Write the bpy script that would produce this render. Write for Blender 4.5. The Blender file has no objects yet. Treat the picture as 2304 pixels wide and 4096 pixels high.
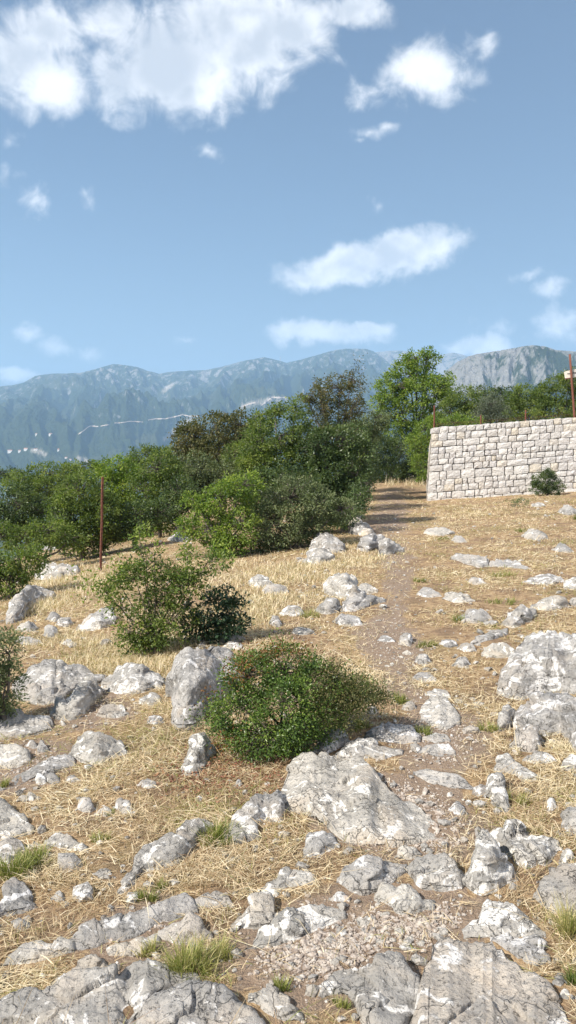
import bpy, math, random
import numpy as np
from mathutils import Vector, Matrix
R = math.radians
SC = bpy.context.scene
COL = SC.collection
rng = np.random.default_rng(7)
random.seed(7)

# ------------------------------------------------------------------ camera
F = 3154.0                       # focal length in pixels of the 2304 x 4096 photograph
PITCH = R(-4.9)
EYE = 1.6
cam_d = bpy.data.cameras.new('camera')
cam_d.sensor_fit = 'VERTICAL'; cam_d.sensor_height = 36.0
cam_d.lens = 36.0 * F / 4096.0
cam_d.clip_start = 0.05; cam_d.clip_end = 60000
cam = bpy.data.objects.new('camera', cam_d); COL.objects.link(cam)
cam.location = (0, 0, EYE); cam.rotation_euler = (R(90) + PITCH, 0, 0)
SC.camera = cam

# ------------------------------------------------------------------ light
SUN_EL = 42.0
SUN_AZ = -122.0                   # degrees clockwise from +Y (the view direction): from the left, a little behind
SKY = 0.062
sun_d = bpy.data.lights.new('sun', 'SUN'); sun_d.energy = 5.0; sun_d.angle = R(0.53); sun_d.color = (1.0, 0.945, 0.86)
sun = bpy.data.objects.new('sun', sun_d); COL.objects.link(sun)
to_sun = Vector((math.sin(R(SUN_AZ)) * math.cos(R(SUN_EL)), math.cos(R(SUN_AZ)) * math.cos(R(SUN_EL)), math.sin(R(SUN_EL))))
sun.rotation_euler = to_sun.to_track_quat('Z', 'Y').to_euler()
sun.location = (-20, -8, 30)
SC.view_settings.view_transform = 'Standard'; SC.view_settings.look = 'None'
SC.view_settings.gamma = 1.0; SC.view_settings.exposure = 0.95
SC.cycles.max_bounces = 8; SC.cycles.transparent_max_bounces = 8
SC.cycles.volume_bounces = 2

# ------------------------------------------------------------------ photograph pixel -> direction
_f = np.array([0, math.cos(PITCH), math.sin(PITCH)]); _u = np.array([0, -math.sin(PITCH), math.cos(PITCH)])
def ray(qx, qy):
    qx = np.asarray(qx, float); qy = np.asarray(qy, float)
    a = (qx - 1152) / F; b = -(qy - 2048) / F
    return np.stack([a, _f[1] + b * _u[1], _f[2] + b * _u[2]], -1)
def project(P):
    P = np.asarray(P, float) - np.array([0, 0, EYE])
    d = P @ _f
    return 1152 + F * P[..., 0] / d, 2048 - F * (P @ _u) / d
KV = 2304 / 1449.0
K = 1449 / 1152.0
CROP = {3: (0, 2000), 4: (1152, 2000), 5: (0, 2700), 6: (1152, 2700), 7: (0, 3296), 8: (1152, 3296)}
def cq(c, x, y): return CROP[c][0] + x / K, CROP[c][1] + y / K

# ------------------------------------------------------------------ world: sky and clouds (angles, at infinity)
W = bpy.data.worlds.new('World'); SC.world = W; W.use_nodes = True
wn, wl = W.node_tree.nodes, W.node_tree.links
wn.clear()
def nd(tree, t, **kw):
    n = tree.nodes.new(t)
    for k, v in kw.items(): setattr(n, k, v)
    return n
def put(tree, sock, v):
    if isinstance(v, bpy.types.NodeSocket): tree.links.new(v, sock)
    elif v is not None: sock.default_value = v
def M_(tree, op, a, b=None, c=None, clamp=False):
    n = nd(tree, 'ShaderNodeMath', operation=op, use_clamp=clamp)
    for s, v in zip(n.inputs, (a, b, c)): put(tree, s, v)
    return n.outputs[0]
def V_(tree, op, a, b=None, scale=None):
    n = nd(tree, 'ShaderNodeVectorMath', operation=op)
    put(tree, n.inputs[0], a); put(tree, n.inputs[1], b)
    if scale is not None: put(tree, n.inputs['Scale'], scale)
    return n.outputs['Value'] if op in ('LENGTH', 'DOT_PRODUCT', 'DISTANCE') else n.outputs['Vector']
def noise(tree, vec, scale, detail=4, rough=0.55, dist=0.0, color=False):
    n = nd(tree, 'ShaderNodeTexNoise'); put(tree, n.inputs['Vector'], vec)
    n.inputs['Scale'].default_value = scale; n.inputs['Detail'].default_value = detail
    n.inputs['Roughness'].default_value = rough; n.inputs['Distortion'].default_value = dist
    return n.outputs['Color'] if color else n.outputs['Fac']
def ss(tree, x, lo, hi, a=0.0, b=1.0):
    n = nd(tree, 'ShaderNodeMapRange', interpolation_type='SMOOTHSTEP')
    put(tree, n.inputs[0], x); put(tree, n.inputs[1], lo); put(tree, n.inputs[2], hi); put(tree, n.inputs[3], a); put(tree, n.inputs[4], b)
    return n.outputs[0]
def mix(tree, fac, a, b, blend='MIX'):
    n = nd(tree, 'ShaderNodeMix', data_type='RGBA', blend_type=blend)
    put(tree, n.inputs[0], fac); put(tree, n.inputs[6], a); put(tree, n.inputs[7], b)
    return n.outputs[2]
def c4(c): return (c[0], c[1], c[2], 1.0)

wt = W.node_tree
sky = nd(wt, 'ShaderNodeTexSky', sky_type='NISHITA', sun_disc=False, sun_elevation=R(SUN_EL), sun_rotation=R(-SUN_AZ), altitude=250, air_density=1.1, dust_density=4.0, ozone_density=2.0)
bg = nd(wt, 'ShaderNodeBackground'); bg.inputs['Strength'].default_value = SKY
wl.new(sky.outputs[0], bg.inputs['Color'])
tc = nd(wt, 'ShaderNodeTexCoord'); DIR = tc.outputs['Generated']
sep = nd(wt, 'ShaderNodeSeparateXYZ'); wl.new(DIR, sep.inputs[0])
AZ = M_(wt, 'ARCTAN2', sep.outputs[0], sep.outputs[1]); EL = M_(wt, 'ARCSINE', sep.outputs[2])
cmb = nd(wt, 'ShaderNodeCombineXYZ'); wl.new(AZ, cmb.inputs[0]); wl.new(EL, cmb.inputs[1]); ang = cmb.outputs[0]
w1 = V_(wt, 'SCALE', V_(wt, 'SUBTRACT', noise(wt, DIR, 9, 3, 0.5, color=True), (0.5, 0.5, 0.5)), scale=0.05)
w2 = V_(wt, 'SCALE', V_(wt, 'SUBTRACT', noise(wt, DIR, 38, 4, 0.6, color=True), (0.5, 0.5, 0.5)), scale=0.022)
warp = V_(wt, 'ADD', V_(wt, 'ADD', ang, w1), w2)
# clouds as ellipses of angle: x, y, rx, ry (in 1449-wide view pixels), tilt in degrees, weight
CLOUDS = [(40,140,140,112,0,1.45),(120,205,149,79,10,1.45),(110,60,102,74,0,1.30),(300,200,102,93,0,1.45),(420,150,177,140,0,1.67),(600,100,214,130,0,1.67),
 (740,80,140,79,0,1.59),(880,15,112,46,0,1.45),(500,225,140,65,0,1.45),(690,215,80,36,0,0.90),(548,278,50,32,0,0.69),(300,40,149,65,0,1.01),(840,150,60,22,0,0.52),
 (1060,165,126,79,0,1.52),(1110,200,102,56,0,1.30),(920,232,58,40,0,0.77),(1225,115,36,34,0,0.69),(1170,125,55,38,0,0.52),
 (925,342,55,22,8,0.69),(966,325,24,18,0,0.69),(905,370,24,12,0,0.60),(515,395,44,28,-15,0.65),
 (930,655,232,58,11,1.96),(800,695,130,39,0,1.30),(1090,615,93,37,10,1.30),(1000,620,130,37,4,1.74),
 (830,848,186,37,3,1.59),(930,828,84,22,6,1.30),(1215,872,88,32,0,1.30),(1240,832,60,30,0,0.47),(1310,838,26,26,0,0.52),
 (70,853,40,20,0,0.73),(150,880,52,22,0,0.73),(220,886,46,25,0,0.82),(80,495,42,36,0,0.77),(40,440,50,24,0,0.52),(8,430,26,34,0,0.69),(205,490,22,30,0,0.60),
 (30,352,24,30,0,0.47),(1405,715,58,32,0,0.73),(1340,685,70,16,0,0.65),(1400,825,84,48,0,0.87),(1445,845,50,40,0,0.60),(947,512,22,22,0,0.56),(30,960,84,19,0,1.16),(463,853,26,10,0,0.52),(-180,120,200,120,0,1.10),(1620,250,130,60,0,1.00),(1640,830,140,50,0,0.90),(-150,700,120,40,0,0.90)]
fld = None
for (x, y, rx, ry, tl, wgt) in CLOUDS:
    d = ray(x * KV, y * KV); d = d / np.linalg.norm(d)
    mp = nd(wt, 'ShaderNodeMapping', vector_type='TEXTURE')
    wl.new(warp, mp.inputs['Vector'])
    mp.inputs['Location'].default_value = (math.atan2(d[0], d[1]), math.asin(d[2]), 0)
    mp.inputs['Rotation'].default_value = (0, 0, R(tl))
    mp.inputs['Scale'].default_value = (1.10 * rx * KV / F, 1.10 * ry * KV / F, 1)
    v = M_(wt, 'MULTIPLY_ADD', V_(wt, 'LENGTH', mp.outputs[0]), -wgt, wgt)
    fld = v if fld is None else M_(wt, 'SMOOTH_MAX', fld, v, 0.12)
# the same kind of scattered cloud goes on outside the frame
hi = M_(wt, 'MAXIMUM', ss(wt, M_(wt, 'ABSOLUTE', AZ), 0.42, 0.6), ss(wt, EL, 0.52, 0.62))
gp = nd(wt, 'ShaderNodeVectorMath', operation='DIVIDE'); wl.new(DIR, gp.inputs[0])
cz = nd(wt, 'ShaderNodeCombineXYZ'); zz = M_(wt, 'ADD', M_(wt, 'MAXIMUM', sep.outputs[2], 0.0), 0.12)
for s in cz.inputs: wl.new(zz, s)
wl.new(cz.outputs[0], gp.inputs[1])
gen = M_(wt, 'MULTIPLY', ss(wt, noise(wt, gp.outputs[0], 1.1, 3, 0.5), 0.56, 0.72, -0.6, 0.9), hi)
gen = M_(wt, 'ADD', gen, M_(wt, 'MULTIPLY_ADD', hi, 0.6, -0.6))
fld = M_(wt, 'MAXIMUM', fld, gen)
fb = noise(wt, DIR, 26, 9, 0.58, 0.4)
dens = M_(wt, 'MULTIPLY_ADD', M_(wt, 'SUBTRACT', fb, 0.5), 2.1, fld)
alpha = M_(wt, 'MULTIPLY', ss(wt, dens, 0.06, 1.2), 0.97)
thick = ss(wt, fld, 0.45, 1.25)
shade = M_(wt, 'MULTIPLY', thick, ss(wt, noise(wt, DIR, 12, 5, 0.5), 0.40, 0.60))
ccol = mix(wt, shade, (0.74, 0.735, 0.735, 1), (0.43, 0.45, 0.485, 1))
cbg = nd(wt, 'ShaderNodeBackground'); wl.new(ccol, cbg.inputs['Color']); cbg.inputs['Strength'].default_value = 0.90
mx = nd(wt, 'ShaderNodeMixShader'); wl.new(alpha, mx.inputs[0]); wl.new(bg.outputs[0], mx.inputs[1]); wl.new(cbg.outputs[0], mx.inputs[2])
wo = nd(wt, 'ShaderNodeOutputWorld'); wl.new(mx.outputs[0], wo.inputs['Surface'])
W.cycles.sampling_method = 'MANUAL'; W.cycles.sample_map_resolution = 512

# ------------------------------------------------------------------ numpy noise
def _h(i, s):
    n = (i[..., 0] * 374761393 + i[..., 1] * 668265263 + i[..., 2] * 2147483647 + s * 144665) & 0xffffffff
    n = ((n ^ (n >> 13)) * 1274126177) & 0xffffffff
    n = ((n ^ (n >> 16)) * 2246822519) & 0xffffffff
    return (n ^ (n >> 15)) & 0xffffffff
def vn(p, seed=0):                                   # gradient noise, about -1..1
    p = np.asarray(p, float); i = np.floor(p).astype(np.int64); f = p - i
    u = f * f * f * (f * (f * 6 - 15) + 10); out = 0.0
    for dx in (0, 1):
        for dy in (0, 1):
            for dz in (0, 1):
                o = np.array([dx, dy, dz]); h = _h(i + o, seed)
                g = np.stack([(h & 255) / 127.5 - 1, ((h >> 8) & 255) / 127.5 - 1, ((h >> 16) & 255) / 127.5 - 1], -1)
                w = np.where(dx, u[..., 0], 1 - u[..., 0]) * np.where(dy, u[..., 1], 1 - u[..., 1]) * np.where(dz, u[..., 2], 1 - u[..., 2])
                out = out + w * ((f - o) * g).sum(-1)
    return out * 1.2
def fbm(p, oct=4, seed=0, gain=0.5, ridged=False):
    p = np.asarray(p, float); a = 1.0; s = 0.0; t = 0.0
    for k in range(oct):
        n = vn(p, seed + k * 17)
        if ridged: n = 1 - 2 * np.abs(n)
        s = s + a * n; t += a; a *= gain; p = p * 2.03 + 11.3
    return s / t
def P3(x, y, z=0.0):
    x = np.asarray(x, float); return np.stack([x, np.asarray(y, float) + 0 * x, np.asarray(z, float) + 0 * x], -1)
def sst(x, a, b):
    t = np.clip((np.asarray(x, float) - a) / (b - a), 0, 1); return t * t * (3 - 2 * t)

# ------------------------------------------------------------------ the ground's height
def zg(x, y, fine=True):
    x = np.asarray(x, float); y = np.asarray(y, float)
    r = np.hypot(x, y); yy = np.clip(y, -10, 30)
    e = x - 0.15 * yy
    rt = np.clip(e, 0, 25); z = 0.06 * np.where(rt < 1, rt * rt / 2, rt - 0.5)
    l = np.maximum(0, -e - 0.3)
    z = z - np.minimum(np.where(l < 12, 0.05 * l + 0.011 * l * l, 2.18 + 0.3 * (l - 12)), 14)
    d = np.maximum(0, r - 36); z = z - 110 * (1 - np.exp(-d * d / (d + 25) * 0.3 / 110))
    if fine:
        z = z + 0.045 * fbm(P3(x * 0.9, y * 0.9), 2, 3) * sst(r, 0.5, 4) + 0.018 * fbm(P3(x * 4, y * 4), 3, 9)
    return z
zg_exact = zg
HX, HY, HS_ = (-24.0, 24.0), (0.0, 46.0), 0.06
_gx, _gy = np.meshgrid(np.arange(HX[0], HX[1] + HS_, HS_), np.arange(HY[0], HY[1] + HS_, HS_))
_hm = zg_exact(_gx, _gy).astype(np.float32)
def zg(x, y, fine=True):                             # the same height, read from a 6 cm map near the path
    x = np.asarray(x, float); y = np.asarray(y, float)
    if not fine: return zg_exact(x, y, False)
    sh = np.broadcast_shapes(x.shape, y.shape); x = np.broadcast_to(x, sh); y = np.broadcast_to(y, sh)
    u = (x - HX[0]) / HS_; v = (y - HY[0]) / HS_; ok = (u > 0) & (u < _hm.shape[1] - 1.01) & (v > 0) & (v < _hm.shape[0] - 1.01)
    uc = np.where(ok, u, 1); vc = np.where(ok, v, 1); i = uc.astype(int); j = vc.astype(int); a = uc - i; b = vc - j
    z = (_hm[j, i] * (1 - a) + _hm[j, i + 1] * a) * (1 - b) + (_hm[j + 1, i] * (1 - a) + _hm[j + 1, i + 1] * a) * b
    if not ok.all():
        z = np.array(z); k = ~ok
        z[k] = zg_exact(x[k], y[k]) if z.ndim else zg_exact(x, y)
    return z
TS = np.exp(np.linspace(math.log(0.8), math.log(90), 420))
def hit(qx, qy):                                     # where the ray through a pixel meets the ground
    qx = np.atleast_1d(np.asarray(qx, float)); qy = np.atleast_1d(np.asarray(qy, float))
    d = ray(qx, qy); d = d / np.hypot(d[:, 0], d[:, 1])[:, None]
    g = EYE + d[:, 2:3] * TS - zg(d[:, 0:1] * TS, d[:, 1:2] * TS)
    neg = g < 0; k = np.where(neg.any(1), neg.argmax(1), len(TS) - 1); k = np.maximum(k, 1)
    a = np.arange(len(k)); g0, g1 = g[a, k - 1], g[a, k]
    t = TS[k - 1] + (TS[k] - TS[k - 1]) * np.clip(g0 / (g0 - g1 + 1e-9), 0, 1)
    return np.stack([d[:, 0] * t, d[:, 1] * t, EYE + d[:, 2] * t], -1)

# ------------------------------------------------------------------ meshes and tags
def mesh(name, V, faces, attrs=None, smooth=True):
    """faces: list of integer arrays (n,3) or (n,4)"""
    V = np.asarray(V, np.float32); me = bpy.data.meshes.new(name)
    if not isinstance(faces, list) or np.ndim(faces[0]) == 1: faces = [faces]
    faces = [np.asarray(f, np.int32) for f in faces if len(f)]
    tot = np.concatenate([np.full(len(f), f.shape[1], np.int32) for f in faces]); idx = np.concatenate([f.ravel() for f in faces])
    me.vertices.add(len(V)); me.vertices.foreach_set('co', V.ravel())
    me.loops.add(len(idx)); me.loops.foreach_set('vertex_index', idx)
    me.polygons.add(len(tot)); st = np.concatenate([[0], np.cumsum(tot)[:-1]]).astype(np.int32)
    me.polygons.foreach_set('loop_start', st)
    me.polygons.foreach_set('use_smooth', np.full(len(tot), smooth, bool))
    for k, v in (attrs or {}).items():
        a = me.attributes.new(k, 'FLOAT', 'POINT'); a.data.foreach_set('value', np.asarray(v, np.float32))
    me.update(calc_edges=True); me.validate()
    return me
def obj(name, me, mat=None, parent=None, loc=None):
    o = bpy.data.objects.new(name, me); COL.objects.link(o)
    if mat is not None and me is not None:
        if not me.materials: me.materials.append(mat)
    if parent is not None: o.parent = parent
    if loc is not None: o.location = loc
    return o
def tag(o, label, cat=None, group=None, kind=None):
    o['label'] = label
    if cat: o['category'] = cat
    if group: o['group'] = group
    if kind: o['kind'] = kind
    return o
def thing(name, label, cat, loc, group=None):
    o = obj(name, None, loc=loc); o.empty_display_size = 0.2
    return tag(o, label, cat, group)
def gridfaces(nr, nc, off=0, flip=False):
    a = (np.arange(nr - 1)[:, None] * nc + np.arange(nc - 1)[None, :]).ravel() + off
    q = np.stack([a, a + 1, a + nc + 1, a + nc], -1)
    return q[:, ::-1] if flip else q
def tube(pts, rad, n=6):
    pts = np.asarray(pts, float); rad = np.broadcast_to(np.asarray(rad, float), (len(pts),))
    t = np.gradient(pts, axis=0); t /= np.linalg.norm(t, axis=1)[:, None] + 1e-9
    ref = np.where(np.abs(t[:, 2:3]) > 0.9, np.array([[1., 0, 0]]), np.array([[0., 0, 1]]))
    b = np.cross(t, ref); b /= np.linalg.norm(b, axis=1)[:, None] + 1e-9; c = np.cross(t, b)
    a = np.arange(n) * 2 * math.pi / n
    V = pts[:, None] + rad[:, None, None] * (np.cos(a)[None, :, None] * b[:, None] + np.sin(a)[None, :, None] * c[:, None])
    V = V.reshape(-1, 3); Fq = []
    for i in range(len(pts) - 1):
        j = np.arange(n); Fq.append(np.stack([i * n + j, i * n + (j + 1) % n, (i + 1) * n + (j + 1) % n, (i + 1) * n + j], -1))
    Fq = np.concatenate(Fq)
    V = np.concatenate([V, pts[:1], pts[-1:]]); k = len(V); j = np.arange(n)
    T = np.concatenate([np.stack([(j + 1) % n, j, np.full(n, k - 2)], -1), np.stack([(len(pts) - 1) * n + j, (len(pts) - 1) * n + (j + 1) % n, np.full(n, k - 1)], -1)])
    return V, Fq, T
class Bag:                                            # collects pieces of one mesh
    def __init__(s): s.V = []; s.F = {3: [], 4: []}; s.n = 0; s.A = {}
    def add(s, V, *faces, **at):
        for f in faces:
            f = np.asarray(f)
            if len(f): s.F[f.shape[1]].append(f + s.n)
        s.V.append(np.asarray(V, float)); s.n += len(V)
        for k, v in at.items(): s.A.setdefault(k, []).append(np.broadcast_to(np.asarray(v, float), (len(V),)))
    def mesh(s, name, smooth=True, origin=None):
        V = np.concatenate(s.V)
        if origin is not None: V = V - np.asarray(origin)
        return mesh(name, V, [np.concatenate(s.F[k]) for k in (3, 4) if s.F[k]], {k: np.concatenate(v) for k, v in s.A.items()}, smooth)

# ------------------------------------------------------------------ materials
def mat(name):
    m = bpy.data.materials.new(name); m.use_nodes = True; t = m.node_tree
    p = t.nodes['Principled BSDF']; return m, t, p
def attr(t, name):
    n = nd(t, 'ShaderNodeAttribute', attribute_name=name); return n.outputs['Fac']
def posn(t): return nd(t, 'ShaderNodeNewGeometry').outputs['Position']
def bump(t, p, h, strength, dist):
    b = nd(t, 'ShaderNodeBump'); b.inputs['Strength'].default_value = strength; b.inputs['Distance'].default_value = dist
    put(t, b.inputs['Height'], h); t.links.new(b.outputs[0], p.inputs['Normal']); return b
def ramp(t, fac, stops):
    n = nd(t, 'ShaderNodeValToRGB'); put(t, n.inputs[0], fac); e = n.color_ramp.elements
    while len(e) < len(stops): e.new(0.5)
    for k, (a, c) in enumerate(stops): e[k].position = a; e[k].color = c4(c)
    return n.outputs[0]
def vor(t, vec, scale, feat='F1'):
    n = nd(t, 'ShaderNodeTexVoronoi', feature=feat); put(t, n.inputs['Vector'], vec); n.inputs['Scale'].default_value = scale
    return n.outputs['Distance']

def leaf_mat(name, dark, mid, light, rough=0.5, trans=0.42):
    m, t, p = mat(name)
    col = ramp(t, attr(t, 'tint'), [(0.0, dark), (0.5, mid), (1.0, light)])
    t.links.new(col, p.inputs['Base Color']); p.inputs['Roughness'].default_value = rough
    p.inputs['Specular IOR Level'].default_value = 0.35
    tr = nd(t, 'ShaderNodeBsdfTranslucent')
    t.links.new(mix(t, 1.0, col, (1.0, 1.25, 0.55, 1), 'MULTIPLY'), tr.inputs[0])
    ms = nd(t, 'ShaderNodeMixShader'); ms.inputs[0].default_value = trans
    t.links.new(p.outputs[0], ms.inputs[1]); t.links.new(tr.outputs[0], ms.inputs[2])
    t.links.new(ms.outputs[0], t.nodes['Material Output'].inputs['Surface'])
    return m
MAT = {}
MAT['leaf_green'] = leaf_mat('leaf_green', (0.044, 0.073, 0.021), (0.133, 0.182, 0.045), (0.278, 0.312, 0.069))
MAT['leaf_bright'] = leaf_mat('leaf_bright', (0.056, 0.102, 0.020), (0.172, 0.247, 0.043), (0.333, 0.383, 0.067))
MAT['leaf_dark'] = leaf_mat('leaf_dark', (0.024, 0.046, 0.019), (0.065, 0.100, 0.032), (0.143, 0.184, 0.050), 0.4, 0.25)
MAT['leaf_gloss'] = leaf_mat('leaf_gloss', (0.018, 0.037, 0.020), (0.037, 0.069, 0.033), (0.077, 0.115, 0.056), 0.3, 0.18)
MAT['leaf_olive'] = leaf_mat('leaf_olive', (0.054, 0.077, 0.030), (0.117, 0.147, 0.061), (0.222, 0.241, 0.110), 0.5, 0.25)
MAT['leaf_silver'] = leaf_mat('leaf_silver', (0.066, 0.084, 0.054), (0.132, 0.156, 0.108), (0.228, 0.246, 0.180), 0.5, 0.25)
MAT['leaf_brown'] = leaf_mat('leaf_brown', (0.044, 0.054, 0.018), (0.108, 0.113, 0.040), (0.196, 0.157, 0.064), 0.55, 0.3)
MAT['leaf_bush'] = leaf_mat('leaf_bush', (0.029, 0.055, 0.013), (0.081, 0.137, 0.028), (0.193, 0.258, 0.045), 0.38, 0.22)
MAT['leaf_red'] = leaf_mat('leaf_red', (0.10, 0.035, 0.015), (0.20, 0.085, 0.025), (0.26, 0.17, 0.04), 0.5, 0.3)
MAT['straw'] = leaf_mat('straw', (0.25, 0.155, 0.09), (0.56, 0.435, 0.275), (0.80, 0.70, 0.52), 0.6, 0.25)
MAT['grass_green'] = leaf_mat('grass_green', (0.12, 0.145, 0.03), (0.25, 0.265, 0.07), (0.52, 0.44, 0.22), 0.5, 0.35)
MAT['litter'] = leaf_mat('litter', (0.10, 0.04, 0.025), (0.22, 0.085, 0.05), (0.36, 0.20, 0.11), 0.6, 0.15)

def bark(name, a, b):
    m, t, p = mat(name); pos = posn(t)
    n = noise(t, pos, 28, 5, 0.6); t.links.new(mix(t, n, c4(a), c4(b)), p.inputs['Base Color']); p.inputs['Roughness'].default_value = 0.9
    bump(t, p, n, 0.5, 0.02); return m
MAT['bark'] = bark('bark', (0.045, 0.036, 0.028), (0.17, 0.145, 0.12))
MAT['twig'] = bark('twig', (0.07, 0.055, 0.04), (0.22, 0.18, 0.14))
MAT['dead_wood'] = bark('dead_wood', (0.02, 0.016, 0.013), (0.06, 0.048, 0.04))

def rock_mat(name, base, dark, white_amt, warm):
    m, t, p = mat(name); pos = posn(t)
    oi = nd(t, 'ShaderNodeObjectInfo').outputs['Random']
    pv = V_(t, 'ADD', pos, V_(t, 'SCALE', (3.1, 7.7, 1.3), scale=oi))
    big = noise(t, pv, 5.0, 4, 0.55)
    col = mix(t, ss(t, big, 0.36, 0.64), c4(dark), c4(base))
    # grey streaks and blotches of weathering
    st = noise(t, V_(t, 'MULTIPLY', pv, (1.0, 1.0, 0.35)), 20, 5, 0.62, 0.8)
    col = mix(t, ss(t, st, 0.47, 0.66, 0, 0.65), col, (0.31, 0.30, 0.285, 1))
    # warm tan and pinkish faces
    wm = noise(t, pv, 3.2, 3, 0.5, 1.0)
    col = mix(t, ss(t, wm, 0.50, 0.70, 0, warm), col, (0.50, 0.42, 0.33, 1))
    # chalk-white freshly broken or lichened patches with crisp edges
    wh = noise(t, pv, 7.5, 6, 0.58, 1.4)
    col = mix(t, ss(t, wh, 0.595 - white_amt, 0.645 - white_amt, 0, 0.9), col, (0.76, 0.74, 0.705, 1))
    wh2 = noise(t, pv, 34, 3, 0.5, 0.5)
    col = mix(t, ss(t, wh2, 0.67 - white_amt * 0.4, 0.72 - white_amt * 0.4, 0, 0.7), col, (0.70, 0.68, 0.645, 1))
    # dark lichen and solution pits
    pit = noise(t, pv, 62, 4, 0.7)
    col = mix(t, ss(t, pit, 0.61, 0.71, 0, 0.75), col, (0.13, 0.123, 0.113, 1))
    bl = M_(t, 'MULTIPLY', ss(t, noise(t, pv, 11, 4, 0.6), 0.55, 0.66), ss(t, noise(t, pv, 120, 3, 0.6), 0.45, 0.6))
    col = mix(t, M_(t, 'MULTIPLY', bl, 0.75), col, (0.09, 0.088, 0.085, 1))
    ck = ss(t, vor(t, V_(t, 'ADD', pv, V_(t, 'SCALE', noise(t, pv, 9, 3, 0.5, color=True), scale=0.35)), 5.5, 'DISTANCE_TO_EDGE'), 0.0, 0.03, 1, 0)
    ck = M_(t, 'MULTIPLY', ck, ss(t, noise(t, pv, 4, 2, 0.5), 0.46, 0.58))
    col = mix(t, M_(t, 'MULTIPLY', ck, 0.3), col, (0.075, 0.062, 0.05, 1))
    col = mix(t, 1.0, col, mix(t, oi, (0.86, 0.86, 0.88, 1), (1.08, 1.06, 1.02, 1)), 'MULTIPLY')
    t.links.new(col, p.inputs['Base Color']); p.inputs['Roughness'].default_value = 0.88
    p.inputs['Specular IOR Level'].default_value = 0.25
    h = M_(t, 'ADD', M_(t, 'MULTIPLY', noise(t, pv, 30, 8, 0.68), 1.0), M_(t, 'MULTIPLY', ss(t, pit, 0.55, 0.75), -0.45))
    h = M_(t, 'ADD', h, M_(t, 'MULTIPLY', ck, -0.45))
    bump(t, p, h, 1.0, 0.022)
    return m
MAT['rock'] = rock_mat('rock_limestone', (0.47, 0.445, 0.407), (0.29, 0.277, 0.256), 0.025, 0.4)
MAT['rock_white'] = rock_mat('rock_white_patched', (0.45, 0.43, 0.398), (0.27, 0.26, 0.243), 0.075, 0.3)
MAT['rock_path'] = rock_mat('rock_worn', (0.52, 0.49, 0.445), (0.39, 0.37, 0.34), 0.02, 0.4)
MAT['rock_tan'] = rock_mat('rock_tan', (0.53, 0.475, 0.405), (0.36, 0.327, 0.285), 0.03, 0.75)

def ground_mat():
    m, t, p = mat('dry_ground'); pos = posn(t)
    n1 = noise(t, pos, 0.9, 5, 0.6); n2 = noise(t, pos, 14, 5, 0.65); n3 = noise(t, pos, 90, 4, 0.7)
    straw = ramp(t, n3, [(0.25, (0.19, 0.105, 0.052)), (0.5, (0.42, 0.295, 0.17)), (0.75, (0.58, 0.46, 0.30))])
    thatch = mix(t, ss(t, n2, 0.42, 0.68), straw, (0.20, 0.125, 0.07, 1))
    thatch = mix(t, ss(t, noise(t, pos, 2.6, 4, 0.6), 0.48, 0.62, 0, 0.8), thatch, (0.215, 0.145, 0.095, 1))
    thatch = mix(t, ss(t, n1, 0.50, 0.72, 0, 0.55), thatch, (0.22, 0.20, 0.085, 1))
    soil = mix(t, n2, (0.185, 0.125, 0.088, 1), (0.37, 0.285, 0.21, 1))
    soil = mix(t, ss(t, n3, 0.58, 0.68, 0, 0.7), soil, (0.46, 0.41, 0.35, 1))
    s = M_(t, 'ADD', attr(t, 'soil'), M_(t, 'MULTIPLY_ADD', n2, 0.7, -0.35))
    col = mix(t, ss(t, s, 0.3, 0.7), thatch, soil)
    forest = mix(t, noise(t, pos, 0.03, 6, 0.7), (0.025, 0.045, 0.016, 1), (0.085, 0.105, 0.045, 1))
    col = mix(t, attr(t, 'far'), col, forest)
    t.links.new(col, p.inputs['Base Color']); p.inputs['Roughness'].default_value = 0.95; p.inputs['Specular IOR Level'].default_value = 0.15
    bump(t, p, M_(t, 'ADD', n3, M_(t, 'MULTIPLY', n2, 1.6)), 0.9, 0.02)
    return m
MAT['ground'] = ground_mat()

def mountain_mat():
    m, t, p = mat('mountain'); pos = posn(t)
    n1 = noise(t, pos, 0.0035, 7, 0.65); n2 = noise(t, V_(t, 'MULTIPLY', pos, (1, 1, 0.5)), 0.016, 6, 0.68); n3 = noise(t, pos, 0.05, 4, 0.7)
    green = mix(t, n3, (0.010, 0.022, 0.010, 1), (0.075, 0.092, 0.040, 1))
    green = mix(t, ss(t, n1, 0.5, 0.7, 0, 0.6), green, (0.11, 0.115, 0.065, 1))
    rk = mix(t, n3, (0.16, 0.156, 0.148, 1), (0.38, 0.368, 0.345, 1))
    f = M_(t, 'ADD', attr(t, 'rock'), M_(t, 'MULTIPLY_ADD', n2, 2.2, -1.1))
    col = mix(t, ss(t, f, 0.30, 0.62), green, rk)
    col = mix(t, attr(t, 'bare'), col, (0.74, 0.65, 0.56, 1))
    t.links.new(col, p.inputs['Base Color']); p.inputs['Roughness'].default_value = 1.0; p.inputs['Specular IOR Level'].default_value = 0.0
    bump(t, p, M_(t, 'ADD', n2, M_(t, 'MULTIPLY', n3, 0.5)), 1.0, 45.0)
    return m
MAT['mountain'] = mountain_mat()

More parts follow.
